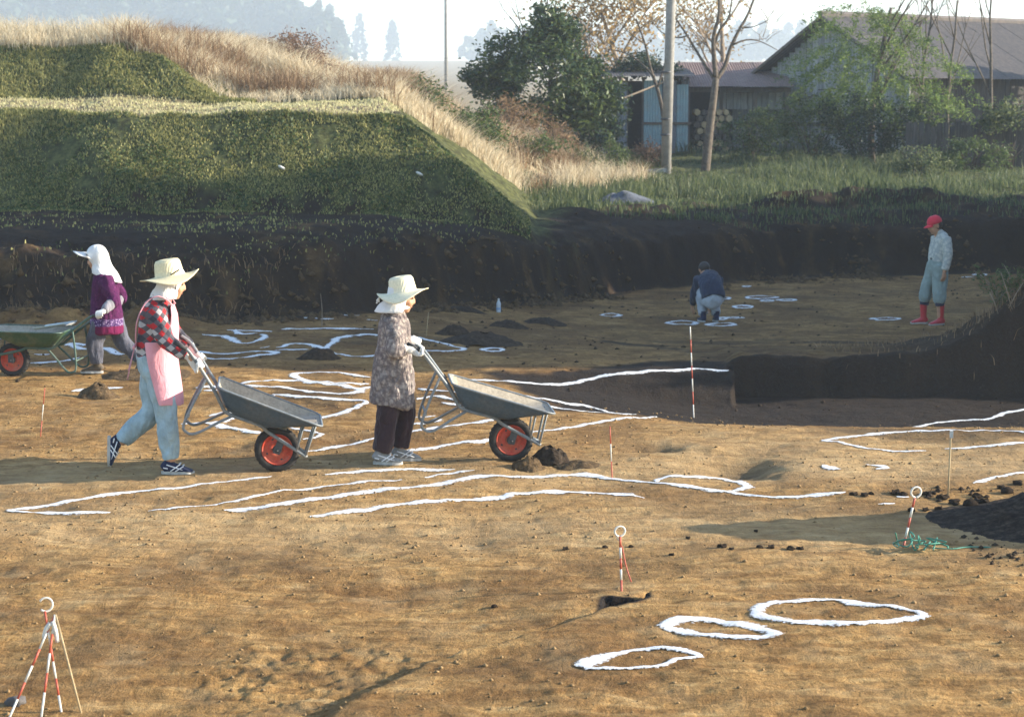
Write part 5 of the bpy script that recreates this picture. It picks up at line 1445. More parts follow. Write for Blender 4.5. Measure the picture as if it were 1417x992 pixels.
def cut_lumps(n, seed):
    r = np.random.default_rng(seed); X = r.uniform(-8, 10, n); Y = np.interp(X, CUT_X, CUT_Y) + r.normal(size=n) * .45 - .1
    k = in_view(X, Y, 1.1) & (fbm(X, Y, 2, .8) > -.12); X, Y = X[k], Y[k]; n = len(X); Z = ground_z(X, Y); s = .015 + .075 * r.random(n) ** 2.5
    d = r.normal(size=(n, 14, 3)); d /= np.linalg.norm(d, axis=2)[:, :, None]
    oct_ = np.array([[1, 0, 0], [0, 1, 0], [-1, 0, 0], [0, -1, 0], [0, 0, .8], [0, 0, -.5]])
    V = oct_[None] * (1 + .4 * r.normal(size=(n, 6, 1))) * s[:, None, None] + np.stack([X, Y, Z], -1)[:, None, :]
    fo = np.array([[0, 1, 4], [1, 2, 4], [2, 3, 4], [3, 0, 4], [1, 0, 5], [2, 1, 5], [3, 2, 5], [0, 3, 5]])
    return tag(link("cut_lumps", fast_mesh("cut_lumps", V.reshape(-1, 3), (np.arange(n)[:, None, None] * 6 + fo[None]).reshape(-1, 3), 3), M_HEAPB, None, False), "broken soil lumps along the face and foot of the cut", "soil lumps", kind="stuff")
cut_lumps(3800, 37)
# ------------------------------------------------------------------ survey pins, stakes, bottle, cord
M_PINRED = m_plain("pin_red", (.42, .08, .045), .5, .4, .2, 30)
M_PINWHITE = m_plain("pin_white", (.60, .57, .50), .5, .4, .12, 30)
M_WOOD = m_plain("stake_wood", (.40, .30, .17), .85, .15, .3, 18)
def pin(name, base, top, r, label, cat, bands=None, ring_r=0, group=None, parent=None, first_red=True):
    """slim rod in painted bands, optionally with a wire ring on top"""
    root = empty(name, base) if parent is None else parent
    b = Vector(base); d = Vector(top) - b; off = Vector((0, 0, 0)) if parent is None else b
    L = d.length; u = d.normalized()
    n = bands or 1
    for k in range(n):
        a = off + u * (L * k / n - (.10 if k == 0 else 0)); c = off + u * (L * (k + 1) / n)
        red = (k % 2 == 0) == first_red
        Geo().tube([tuple(a), tuple(c)], r, 8).obj("red_band" if red and n > 1 else ("white_band" if n > 1 else "shaft"), (M_PINRED if red else M_PINWHITE) if n > 1 else M_WOOD, root)
    if ring_r:
        cen = off + u * (L + ring_r); pts = []
        for k in range(23):
            a = -math.pi / 2 + 2 * math.pi * k / 22 * .96
            pts.append(tuple(cen + Vector((math.cos(a) * ring_r, math.cos(a) * ring_r * .35, math.sin(a) * ring_r))))
        Geo().tube(pts, r * .9, 7).obj("wire_ring", M_PINWHITE, root)
    if parent is None: tag(root, label, cat, group)
    return root
def pin_px(name, pb, pt, r, label, cat, **kw):
    b = on_ground(*pb); t = at_depth(pt[0], pt[1], b[1]); return pin(name, tuple(b), tuple(t), r, label, cat, **kw)
p1 = pin_px("survey_pin", (860, 817), (858, 742), .0065, "red and white survey pin with wire ring top beside the dark hole", "survey pin", bands=5, ring_r=.030)
Geo().tube([(0.0, -.01, .27), (.025, -.02, .15), (.055, -.03, .06)], .004, 6, 4).obj("tape_tail", M_PINRED, p1)
Geo().tube([(-.02, 0, .30), (-.045, 0, .36)], .004, 6).obj("bent_tip", M_PINWHITE, p1)
pin_px("survey_pin", (1250, 757), (1266, 688), .0075, "leaning red and white survey pin wound with green cord at its foot", "survey pin", bands=5, ring_r=.034)
pin_px("ranging_pole", (960, 577), (955, 452), .006, "tall red and white ranging pole standing in the dark pit", "ranging pole", bands=7, first_red=False)
st = pin_px("wooden_stake", (1312, 686), (1316, 598), .0065, "thin wooden stake with pale head in the grey soil outline", "stake")
Geo().box((.012, 0, .455), (.022, .022, .05)).obj("pale_head", M_PINWHITE, st, False)
pin_px("marker_stake", (847, 662), (844, 590), .0045, "thin pinkish marker rod behind the longest chalk line", "stake", bands=3)
pin_px("marker_stake", (56, 604), (62, 537), .004, "thin faded red rod behind the trailing foot of pink-aproned woman", "stake", bands=3)
pin_px("marker_stake", (590, 465), (593, 432), .004, "thin bare twig marker among soil piles on shaded floor", "stake")
# bundle of pins leaning together
bb = at_depth(72, 868, 9.35)
bundle = empty("survey_pin_bundle", (bb[0], bb[1], gz(bb)))
tag(bundle, "bundle of red and white survey pins leaning together like a tripod", "survey pins")
for (pt, pb, Yo, rg, nb) in (((62, 845), (85, 985), 9.25, .030, 6), ((75, 852), (14, 990), 9.35, 0, 6), ((77, 850), (112, 985), 9.30, 0, 1), ((76, 850), (58, 985), 9.42, 0, 5)):
    b = on_z(pb[0], pb[1], gz((bb[0], Yo))); t = at_depth(pt[0], pt[1], 9.34)
    o_ = Vector((bb[0], bb[1], gz(bb)))
    b2 = Vector(b) - o_; t2 = Vector(t) - o_; d = t2 - b2
    e = empty("pin"); e.parent = bundle; e.location = b2
    L = d.length; u = d.normalized()
    for k in range(nb):
        mt = M_WOOD if nb == 1 else (M_PINRED if k % 2 else M_PINWHITE)
        Geo().tube([tuple(u * L * k / nb - (u * .05 if k == 0 else u * 0)), tuple(u * L * (k + 1) / nb)], .0055, 7).obj("shaft" if nb == 1 else ("red_band" if k % 2 else "white_band"), mt, e)
    if rg:
        cen = u * (L + rg) + Vector((.01, 0, 0)); Geo().tube([tuple(cen + Vector((math.cos(a) * rg, .3 * rg * math.cos(a), math.sin(a) * rg * 1.1))) for a in np.linspace(-2.4, 2.6, 18)], .005, 7).obj("wire_ring", M_PINWHITE, e)
Geo().tube([(.0, -.03, .40), (-.02, -.035, .37), (-.03, -.035, .33)], .012, 7, 3).obj("white_tape", M_PINWHITE, bundle)
Geo().tube([(.01, -.03, .41), (.025, -.035, .36), (.032, -.035, .31)], .011, 7, 3).obj("white_tape", M_PINWHITE, bundle)
# dark stone beside the bundle
p = on_ground(24, 974); o = link("stone", CLODS[1].copy(), None, None, True); o.data.materials[0] = m_plain("stone_grey", (.10, .09, .085), .8, .2, .3, 20); o.location = (p[0], p[1], gz(p) + .015); o.scale = (.05, .05, .055)
tag(o, "dark grey stone at the foot of the survey pin bundle", "stone")
# green cord
p = on_ground(1268, 760); cord = empty("green_cord", (p[0], p[1], gz(p))); tag(cord, "tangled green plastic cord at the foot of leaning pin", "cord")
M_CORD = m_plain("cord_green", (.05, .22, .15), .45, .4, .3, 40)
rc = random.Random(8)
for k in range(5):
    x = -.10 + .06 * k; pts = [(x + rc.uniform(-.06, .06), rc.uniform(-.10, .10), .008 + rc.random() * (.11 if k < 2 else .06)) for _ in range(8)]
    Geo().tube(pts, .005, 5, 4).obj("cord_loop", M_CORD, cord)
Geo().tube([(.10, 0, .01), (.22, -.04, .012), (.36, .02, .012), (.6, -.02, .012)], .004, 5, 4).obj("cord_tail", M_CORD, cord)
# bottle
p = on_ground(690, 432); bt = empty("plastic_bottle", (p[0], p[1], gz(p) - .004)); tag(bt, "small white plastic bottle standing on the shaded floor", "bottle")
t_ = NT("bottle_plastic"); t_.p.inputs["Transmission Weight"].default_value = .25; t_.done((.70, .76, .80), .25, .5)
Geo().lathe([(.001, 0), (.031, .0), (.034, .01), (.034, .075), (.031, .085), (.034, .095), (.034, .13), (.020, .165), (.013, .18), (.013, .19), (.001, .19)], 20).obj("bottle_body", t_.m, bt)
Geo().lathe([(.001, .205), (.014, .205), (.0145, .186), (.0, .186)], 16).obj("cap", M_PINWHITE, bt)
Geo().lathe([(.0348, .04), (.0348, .075)], 20).obj("label_band", m_plain("band_blue", (.25, .38, .55), .5, .3, .1), bt)
# ------------------------------------------------------------------ farm buildings
def m_board(name, c0, c1, c2):
    t = NT(name); c = t.coords("Object")
    oi = t.new("ShaderNodeObjectInfo")
    n = t.noise(t.coords("Object", (9, 9, .8)), 3.0, 6, .7, .3)
    k = t.ramp(n, [(.3, c0), (.55, c1), (.75, c2)])
    k = t.mix(.55, k, t.ramp(oi.outputs["Random"], [(0, (.62, .62, .62)), (1, (1.2, 1.2, 1.2))]), 'MULTIPLY')
    t.bump(n, .5, .01)
    return t.done(k, .9, .1)
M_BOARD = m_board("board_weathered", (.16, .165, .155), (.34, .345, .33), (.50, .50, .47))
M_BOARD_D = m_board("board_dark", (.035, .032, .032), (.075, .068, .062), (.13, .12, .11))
M_SHEET_B = m_paint("sheet_blue_green", (.20, .31, .34), (.22, .17, .12), .35, .6)
M_SHEET_G = m_paint("sheet_slate", (.15, .175, .21), (.18, .15, .13), .4, .6)
M_RUST = m_paint("sheet_rusty", (.20, .13, .11), (.33, .25, .20), .6, .8)
M_ROOF = m_paint("roof_sheet_grey", (.10, .088, .082), (.20, .16, .13), .5, .75)
M_INNER = m_plain("dark_interior", (.03, .027, .025), .95, .05, .3)  # near-black panels stand in for the shade inside the buildings
M_POST = m_board("post_wood", (.06, .05, .04), (.13, .11, .09), (.22, .19, .16))

def sheet(a, b, up, name, mat, parent, rib=.076, depth=.018):
    """corrugated sheet from corner a along b-a, rising by 'up'"""
    A = Vector(a); B = Vector(b); U = Vector(up); t = (B - A); L = t.length; n_ = t.normalized().cross(U.normalized())
    m = max(4, int(L / (rib / 2))); vs = []; fs = []
    for i in range(m + 1):
        o = n_ * (depth * (.5 if i % 2 else -.5)); p = A + t * (i / m) + o
        vs += [p, p + U]
    for i in range(m): fs.append((2 * i, 2 * i + 2, 2 * i + 3, 2 * i + 1))
    o = mesh_obj(name, vs, fs, mat, parent, False); o.modifiers.new("t", 'SOLIDIFY').thickness = .006
    return o
def quad_slab(P, th, name, mat, parent):
    """thin slab on four corners, thickened downwards"""
    P = [Vector(p) for p in P]; n_ = (P[1] - P[0]).cross(P[3] - P[0]).normalized() * th
    vs = P + [p - n_ for p in P]
    return mesh_obj(name, vs, [(0, 1, 2, 3), (7, 6, 5, 4), (0, 4, 5, 1), (1, 5, 6, 2), (2, 6, 7, 3), (3, 7, 4, 0)], mat, parent, False)

# -- small tin storage shed
def tin_shed():
    x0, x1, Y = 2.66, 5.16, 60.0; g0 = gz((4, Y)); D = 2.4
    root = empty("storage_shed", ((x0 + x1) / 2, Y, g0)); tag(root, "low tin storage shed with blue-grey and turquoise door sheets", "shed")
    X = lambda px: (px - 708.5) / 2800 * Y - (x0 + x1) / 2
    H = 2.2
    sheet((X(832), 0, -.1), (X(866), 0, -.1), (0, 0, H + .05), "wall_sheet", M_SHEET_G, root)
    sheet((X(889.5), -.03, -.02), (X(914), -.03, -.02), (0, 0, H + .02), "door_sheet", M_SHEET_B, root)
    sheet((X(914.5), .0, -.1), (X(934), .0, -.1), (0, 0, H + .1), "wall_sheet", M_SHEET_G, root)
    sheet((X(934.5), -.02, -.02), (X(950), -.02, -.02), (0, 0, H - .1), "door_sheet", M_SHEET_B, root)
    for a, b in ((866, 889.5),):
        quad_slab([(X(a), 1.2, -.1), (X(b), 1.2, -.1), (X(b), 1.2, H), (X(a), 1.2, H)], .03, "inner_wall", M_INNER, root)  # dark sheet standing in for the shaded opening
    for xx in (X(832) - .02, X(950) + .02): quad_slab([(xx, 0, -.1), (xx, D, -.1), (xx, D, H), (xx, 0, H)], .02, "side_wall", M_SHEET_G, root)
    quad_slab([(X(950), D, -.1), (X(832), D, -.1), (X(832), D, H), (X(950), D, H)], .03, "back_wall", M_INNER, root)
    for q in (866, 889, 914, 950): Geo().box((X(q), .06, H / 2), (.08, .08, H + .2)).obj("post", M_POST, root, False)
    for q in (850, 902, 942): Geo().box((X(q), -.05, .95), (.55, .03, .07)).obj("batten", M_POST, root, False)
    n = 4
    for k in range(n):
        a = X(826) + (X(956) - X(826)) * k / n; b = X(826) + (X(956) - X(826)) * (k + 1) / n
        sheet((a, -.45, H + .12 + .01 * (k % 2)), (b + .05, -.45, H + .12 + .01 * (k % 2)), (0, D + .8, .28), "roof_sheet", M_ROOF, root)
    return root
tin_shed()
# leaning bamboo pole on the shed
a = at_depth(822, 152, 59.55); b = at_depth(924, 112, 59.5)
ps = empty("leaning_pole", (a[0], a[1], gz(a))); tag(ps, "pale pole leaning aslant across the tin shed front", "pole")
lp = [(b[0] - a[0]) * k for k in (-.75, 0, .5, 1)]; 
Geo().tube([(-1.5, -.3, a[2] - gz(a) - .62), (0, 0, a[2] - gz(a)), (b[0] - a[0], .05, b[2] - gz(a))], .028, 7).obj("shaft", M_TWIG, ps)

# -- open-fronted shed with rusty roof
def open_shed():
    Y = 61.2; xa, xb = 5.28, 8.25; g0 = gz((6.8, Y)); root = empty("open_shed", ((xa + xb) / 2, Y, g0)); tag(root, "open-fronted shed with faded rusty tin roof", "shed")
    hx = (xb - xa) / 2; ez = 3.28 - g0; rz = 4.06 - g0; D = 3.2
    n = 4
    for k in range(n):
        a = -hx - .1 + (2 * hx + .2) * k / n; b = -hx - .1 + (2 * hx + .2) * (k + 1) / n
        sheet((a, -.35, ez + .012 * (k % 2)), (b + .06, -.35, ez + .012 * (k % 2)), (0, D + .35, rz - ez), "roof_sheet", M_RUST, root)
        sheet((a, D, rz + .01), (b + .06, D, rz + .01), (0, 2.6, -.7), "roof_sheet", M_RUST, root)
    for x in (-hx, -hx * .33, hx * .35, hx): Geo().box((x, 0, ez / 2 - .03), (.12, .12, ez)).obj("post", M_POST, root, False)
    Geo().box((0, -.02, ez - .09), (2 * hx + .2, .10, .13)).obj("eave_beam", M_POST, root, False)
    quad_slab([(-hx, D, -.1), (hx, D, -.1), (hx, D, rz - .1), (-hx, D, rz - .1)], .03, "back_wall", M_INNER, root)
    for k in range(10):
        Geo().box((-hx + .9 + k * .21, .55, ez - .42), (.19, .025, .5)).obj("upper_board", M_BOARD, root, False)
    return root
open_shed()
# firewood stacked in it: each billet a thing of the stack
wp = empty("firewood_stack", (5.95, 61.0, gz((5.95, 61.0)))); tag(wp, "stack of split firewood under the rusty roofed shed", "firewood")
rw = random.Random(2)
for r_ in range(7):
    for c_ in range(5):
        rad = rw.uniform(.085, .11)
        Geo().tube([(-.42 + c_ * .215 + (r_ % 2) * .09, -.25 + rw.uniform(-.05, .05), .09 + r_ * .185), (-.42 + c_ * .215 + (r_ % 2) * .09 + rw.uniform(-.03, .03), .35, .09 + r_ * .185)], rad, 6).obj("billet", M_WOOD if rw.random() < .5 else M_POST, wp, False)

# -- old barn, gable to the front left
def barn():
    PX, PY = 9.51, 61.0; g0 = gz((10, 60.5)); root = empty("barn", (PX, PY, g0)); tag(root, "old grey board barn with steep dark roof, half hidden by trees", "barn")
    T = Vector((.64, -.77, 0)); R = Vector((.77, .64, 0)); Z = Vector((0, 0, 1))
    zr = 5.39 - g0; zl = 3.0 - g0; zrr = 3.72 - g0; L = 13.0; hl, hr = 4.0, 3.0
    def P(u, v, z): return T * u + R * v + Z * z
    rot = Matrix((T, R, Z)).transposed()
    w = .235; u = -hl + .12
    k = 0
    while u < hr - .05:
        top = (zr - (zr - zl) * (-u / hl)) if u < 0 else (zr - (zr - zrr) * u / hr)
        top -= .16
        rr2 = random.Random(k)
        split = .50 * top + rr2.uniform(-.05, .05)
        for (z0, z1, off) in ((-.15, split - .012, 0), (split + .012, top, -.02)):
            Geo().box(P(u + rr2.uniform(-.01, .01), off + rr2.uniform(-.012, .008), (z0 + z1) / 2), (w - .022, .025, z1 - z0), rot).obj("plank", M_BOARD, root, False)
        u += w; k += 1
    Geo().box(P(-.5, -.05, zl * .52), (hl + hr - .2, .05, .10), rot).obj("rail", M_POST, root, False)
    v = .12; k = 0
    while v < L:
        rr2 = random.Random(k + 99)
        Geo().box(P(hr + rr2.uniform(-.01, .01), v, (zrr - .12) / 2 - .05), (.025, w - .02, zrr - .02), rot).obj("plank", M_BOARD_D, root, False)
        v += w; k += 1
    vs = [P(-hl + .1, .06, -.2), P(hr - .06, .06, -.2), P(hr - .06, .06, zrr - .2), P(0, .06, zr - .25), P(-hl + .1, .06, zl - .2)]
    vs += [p + R * (L - .1) for p in vs]
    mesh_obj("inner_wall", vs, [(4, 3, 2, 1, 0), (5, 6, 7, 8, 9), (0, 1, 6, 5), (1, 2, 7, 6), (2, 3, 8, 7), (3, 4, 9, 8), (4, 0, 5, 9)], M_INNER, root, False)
    n = 15
    for k in range(n):
        v0 = -.45 + (L + .9) * k / n; v1 = -.45 + (L + .9) * (k + 1) / n + .06; e = .012 * (k % 2)
        for (hu, zz) in ((-hl - .45, zl - .27), (hr + .40, zrr - .22)):
            a = P(hu, v0, zz + e); b = P(hu, v1, zz + e); up = P(0, v0, zr + e) - a
            sheet(a, b, up, "roof_sheet", M_ROOF, root, rib=.15, depth=.025)
    for (hu, zz) in ((-hl - .45, zl - .27), (hr + .40, zrr - .22)):
        a = P(hu, -.48, zz - .07); b = P(0, -.48, zr - .07)
        Geo().tube([tuple(a), tuple(b)], .06, 4).obj("verge_board", M_POST, root, False)
    Geo().tube([tuple(P(0, -.5, zr + .03)), tuple(P(0, L + .5, zr + .03))], .10, 6).obj("ridge_cap", M_ROOF, root, False)
    return root
barn()
# -- board fence beside the barn
fr = empty("board_fence", (12.2, 53.6, gz((12.2, 53.6)))); tag(fr, "dark upright board fence in front of the barn", "fence")
for k in range(24):
    rr2 = random.Random(k); Geo().box((-1.75 + k * .165, rr2.uniform(-.01, .01) + k * .012, .52 + rr2.uniform(-.08, .08)), (.145, .022, 1.25)).obj("board", M_BOARD_D, fr, False)
for z in (.25, .85): Geo().box((.15, .19, z), (4.0, .05, .07), Matrix.Rotation(.072, 3, 'Z')).obj("rail", M_POST, fr, False)
for x in (-1.7, .2, 2.0): Geo().box((x, .25 + x * .07, .5), (.09, .09, 1.4)).obj("post", M_POST, fr, False)

# ------------------------------------------------------------------ utility poles
def utility_pole(base, top_off, r, name, label, arm=True, group="utility poles"):
    root = empty(name, base); tag(root, label, "utility pole", group)
    t = Vector(top_off)
    Geo().tube([(0, 0, -.3), tuple(t * .5), tuple(t)], [r, r * .9, r * .78], 14).obj("pole_shaft", m_plain(name + "_concrete", (.27, .26, .24), .85, .2, .25, 6), root)
    if arm:
        for f in (.93, .86):
            p = t * f; Geo().box((p.x, p.y - r, p.z), (1.5, .08, .09)).obj("cross_arm", M_POST, root, False)
            for q in (-.65, -.25, .25, .65): Geo().lathe([(.001, .16), (.03, .15), (.045, .09), (.03, .05), (.045, .02), (.02, -.03)], 10, c=(p.x + q, p.y - r, p.z + .06)).obj("insulator", M_PINWHITE, root)
        for z in (1.0, 1.4, 2.6): Geo().lathe([(r * 1.0, z - .025), (r * 1.04, z - .02), (r * 1.04, z + .02), (r * 1.0, z + .025)], 16).obj("steel_band", M_HUB, root)
    return root
b = at_depth(921, 232, 52.5); utility_pole((b[0], b[1], gz(b)), (.22, .1, 9.5), .135, "utility_pole", "stout leaning utility pole in front of the tin shed")
b = at_depth(617.5, 121, 150.0); utility_pole((b[0], 150.0, gz(b)), (0, 0, 10.0), .14, "distant_pole", "slender pale utility pole in the hazy distance", True)

# ------------------------------------------------------------------ trees and shrubs
def tree_thing(name, label, base, group=None, cat="tree"):
    r = empty(name, base); tag(r, label, cat, group); return r
def put_tree(name, label, base, height, r0, seed, crown=None, leaf=None, bark=None, group=None, lean=(0, 0), levels=3, spread=.5, first=.35, nb=4, tipleaf=0, tipsize=(.12, .07), tipr=.25, cat="tree", droop=0):
    root = tree_thing(name, label, base, group, cat)
    g, tips = branch_tree((0, 0, -.15), height, r0, seed, levels, spread, first, nb, lean)
    g.obj("trunk", bark or M_BARK, root)
    if crown is not None: 
        for i, cset in enumerate(crown):
            leaves("crown" if i == 0 else "crown_clump", cset, leaf[1], leaf[2], leaf[0], root, seed=seed + i, droop=droop)
    if tipleaf:
        r = np.random.default_rng(seed); pts = np.repeat(tips, tipleaf, 0) + r.normal(size=(len(tips) * tipleaf, 3)) * tipr
        leaves("crown", pts, tipsize[0], tipsize[1], leaf[0], root, seed=seed, droop=droop)
    return root
def gp(px, Y): x = (px - 708.5) / 2800 * Y; return (x, Y, gz((x, Y)))

# glossy evergreen by the tin shed
b = gp(755, 52.5)
cr_ = [crown_points((-.05, 0, 1.9), (1.75, 1.3, 1.45), 140, 62, .20, 41, .40), crown_points((.1, 0, 3.15), (.65, .6, .75), 40, 60, .16, 42, .2), crown_points((-1.3, 0, 2.0), (.8, .7, .55), 36, 56, .16, 43, .2), crown_points((1.15, .2, 1.4), (.75, .8, 1.0), 42, 56, .18, 44, .3)]
put_tree("evergreen_tree", "glossy dark evergreen tree beside the tin shed", b, 3.2, .10, 5, cr_, (L_EVER, .17, .065), M_BARK_D)
# sparse autumn trees behind the sheds
put_tree("autumn_tree", "leaf-shedding tree with thin tawny leaves behind the tin shed", gp(872, 65), 4.6, .13, 7, None, (L_AUT,), M_TWIG, "autumn trees behind the sheds", levels=3, spread=.75, first=.25, nb=5, tipleaf=7, tipsize=(.13, .08), tipr=.35)
put_tree("autumn_tree", "leaf-shedding tree with yellow leaves behind the rusty roof", gp(1000, 67), 5.2, .13, 17, None, (L_AUT,), M_TWIG, "autumn trees behind the sheds", levels=3, spread=.7, first=.3, nb=5, tipleaf=5, tipsize=(.13, .08), tipr=.35)
put_tree("autumn_tree", "leaf-shedding tree with reddish brown leaves behind the evergreen", gp(820, 63), 4.3, .11, 27, None, (L_AUT,), M_TWIG, "autumn trees behind the sheds", levels=3, spread=.75, first=.25, nb=5, tipleaf=8, tipsize=(.12, .08), tipr=.35)
# bare forked tree beside the pole
root = tree_thing("bare_tree", "bare forked tree standing beside the stout utility pole", gp(974, 53))
g = Geo(); s_ = 52.8; K = 53 / 2800
def rel(px, py): return ((px - 974) * K, 0, (228 - py) * K)
def limbpx(pts, r0, r1, yo=0):
    p = [(x, yo * k / max(1, len(pts) - 1), z) for k, (x, _, z) in enumerate([rel(*q) for q in pts])]
    g.tube(p, [r0, r1], 7, 3)
limbpx([(974, 236), (979, 180), (984, 135), (988, 100)], .13, .085)
limbpx([(988, 102), (985, 75), (983, 45), (990, 12), (988, -40)], .075, .03, -.3)
limbpx([(988, 102), (1000, 85), (1008, 60), (1020, 35), (1034, 10), (1050, -35)], .07, .025, .4)
limbpx([(988, 105), (975, 85), (960, 60), (948, 40), (930, 12), (915, -20)], .045, .015, .5)
limbpx([(984, 60), (992, 35), (1004, 15), (1008, -30)], .04, .015, -.4)
limbpx([(1010, 55), (1030, 48), (1050, 50), (1075, 62)], .03, .008, .4)
limbpx([(950, 42), (935, 45), (915, 38), (900, 20)], .025, .008, .5)
limbpx([(1022, 32), (1040, 30), (1062, 20)], .022, .006, 0)
limbpx([(978, 190), (990, 160), (1000, 140)], .02, .006, 0)
g.obj("trunk", M_BARK, root)
r_ = random.Random(4); g = Geo()
for k in range(70):
    x0, y0 = r_.choice([(988, 20), (1020, 35), (960, 58), (1034, 10), (930, 14), (1005, 15), (1050, 50), (905, 25), (984, 60), (1062, 20)])
    p = Vector(rel(x0 + r_.uniform(-8, 8), y0 + r_.uniform(-6, 6))); d = Vector((r_.uniform(-1, 1), r_.uniform(-1, 1), r_.uniform(-.2, 1))).normalized()
    q = p + d * r_.uniform(.3, .7); g.tube([tuple(p), tuple(p.lerp(q, .5) + Vector((0, 0, .03))), tuple(q + Vector((r_.uniform(-.1, .1), 0, .05)))], [.010, .004], 4)
o = g.obj("twigs", M_TWIG, root); o["kind"] = "stuff"
# leaning bare trunk just left of the pole
root = tree_thing("bare_tree", "thin leaning bare tree in front of the turquoise shed door", gp(926, 53.6))
g = Geo(); K = 53.6 / 2800
def rel(px, py): return ((px - 926) * K, 0, (230 - py) * K)
limbpx([(926, 236), (921, 180), (910, 125), (900, 95), (892, 60), (880, 25)], .07, .02, .5)
limbpx([(904, 105), (885, 85), (865, 72), (840, 66)], .03, .008, .4)
limbpx([(908, 118), (918, 85), (925, 55), (935, 20)], .03, .01, -.3)
limbpx([(893, 62), (870, 45), (850, 25)], .02, .006, .2)
g.obj("trunk", M_BARK, root)
# feathery green tree in front of the barn
b = gp(1205, 55.5)
def spray(c, rad, n, per, seed):
    r = np.random.default_rng(seed); out = []
    for _ in range(n):
        v = r.normal(size=3); v /= np.linalg.norm(v); p = np.array(c) + v * np.array(rad) * r.uniform(.35, 1) ** .6
        d = np.array([v[0], v[1], -.25 + r.normal() * .25]); d /= np.linalg.norm(d)
        t = r.uniform(0, .8, per)[:, None]; out.append(p + d * t + np.array([0, 0, -.35]) * t ** 2 + r.normal(size=(per, 3)) * .055)
    return np.concatenate(out)
put_tree("feathery_tree", "sunlit feathery green tree drooping over the barn front", b, 4.4, .11, 51, [spray((-.1, 0, 2.75), (2.1, 1.2, .8), 120, 56, 52), spray((.55, -.1, 1.75), (2.0, 1.2, .7), 95, 54, 53), spray((-.35, 0, 3.7), (1.25, .9, .9), 75, 56, 54)], (L_LIME, .115, .030), M_BARK, spread=.55, droop=.25)
# bare saplings before the barn roof
for k, (px, Y, h, lab) in enumerate(((1312, 56.0, 4.6, "thin bare sapling rising before the barn roof beside the feathery tree"), (1368, 57, 5.2, "tall thin bare sapling before the barn roof above the fence"), (1258, 57.5, 5.0, "straight bare sapling growing through the feathery tree"))):
    put_tree("bare_sapling", lab, gp(px, Y), h, .06, 60 + k, None, None, M_BARK, "bare saplings by the barn", levels=2, spread=.4, first=.35, nb=5, lean=(.05 * (k - 1), 0))
# shrubs and weed thickets (name, label, px, Y, radii, clumps, per, leaf material, leaf size)
def shrub(name, label, px, Y, rad, clumps, per, mat, size, seed, group=None, stems=9, lift=.0, cat="shrub", rcl=.15):
    b = gp(px, Y); root = tree_thing(name, label, b, group, cat)
    g = Geo(); r = random.Random(seed)
    for k in range(stems):
        a = r.uniform(0, 6.28); q = r.uniform(.2, .9)
        g.tube([(r.uniform(-.1, .1) * rad[0], r.uniform(-.1, .1), -.1), (math.cos(a) * rad[0] * q * .5, math.sin(a) * rad[1] * q * .5, rad[2] * .8), (math.cos(a) * rad[0] * q, math.sin(a) * rad[1] * q, rad[2] * r.uniform(1.2, 1.8))], [.018, .006], 5)
    g.obj("stems", M_BARK_D, root)
    P_ = crown_points((0, 0, rad[2] * .92 + lift), rad, clumps, per, rcl, seed, .25); P_[:, 2] = np.maximum(P_[:, 2], .03)
    leaves("foliage", P_, size[0], size[1], mat, root, seed=seed); return root
shrub("dark_shrub", "dark leafy thicket crowding the left end of the tin shed", 822, 57.5, (1.0, .8, 1.1), 45, 55, L_DARK, (.14, .07), 71)
shrub("roof_creeper", "dark creeper sprawling over the tin shed roof", 892, 61.3, (1.15, .8, .42), 36, 60, L_DARK, (.12, .06), 72, lift=2.15, stems=14)
G8 = "thickets of weeds before the barn"
shrub("weed_thicket", "shaded thicket of weeds before the pale barn gable", 1040, 57.0, (1.1, .7, .75), 48, 55, L_WEED, (.11, .04), 73, G8)
shrub("weed_thicket", "tall dark thicket under the feathery tree", 1120, 56.0, (1.2, .8, 1.0), 60, 58, L_WEED, (.11, .045), 74, G8)
shrub("dark_shrub", "dense dark shrub filling the foot of the feathery tree", 1190, 54.8, (1.3, .8, 1.05), 66, 58, L_DARK, (.11, .05), 75)
shrub("dark_shrub", "dense dark shrub between feathery tree and board fence", 1262, 54.6, (1.0, .7, .95), 46, 58, L_DARK, (.11, .05), 76)
shrub("weed_thicket", "low weeds along the foot of the board fence", 1340, 52.3, (1.3, .5, .42), 44, 46, L_WEED, (.10, .04), 77, G8, rcl=.12)
shrub("vine", "yellowing vine climbing over the board fence", 1392, 53.2, (.95, .35, .45), 30, 46, L_GRASS, (.10, .06), 78, lift=.95, stems=12)
shrub("weed_thicket", "yellow-tipped weeds at the field edge before the dark shrubs", 1275, 50.6, (.8, .5, .36), 30, 42, L_GRASS, (.10, .035), 79, G8, rcl=.11)
shrub("weed_thicket", "green weeds at the edge of the dry grass below the rise", 668, 43.0, (.55, .4, .48), 26, 48, L_WEED, (.11, .04), 80, None)
shrub("weed_thicket", "second clump of green weeds against the embankment's end slope", 640, 41.5, (.35, .35, .42), 16, 46, L_WEED, (.10, .04), 81, None)
shrub("weed_thicket", "green weeds rooted in the dry grass near the embankment crest", 590, 41.0, (.4, .35, .35), 16, 44, L_WEED, (.10, .04), 91, None)
shrub("weed_thicket", "low green weeds on the verge below the withered tangle", 735, 45.5, (.8, .45, .28), 26, 44, L_WEED, (.10, .04), 92, None)
shrub("weed_thicket", "olive weeds at the foot of the dry slope near the tallest weed", 800, 47.0, (.5, .4, .26), 18, 42, L_GRASS, (.10, .035), 93, None)
shrub("brown_shrub", "reddish brown bare brush on top of the dry grass rise", 408, 43.5, (.75, .5, .45), 26, 60, m_leaf("leaf_russet", (.14, .075, .045), (.30, .19, .12), .4, .7), (.09, .03), 82, stems=16)
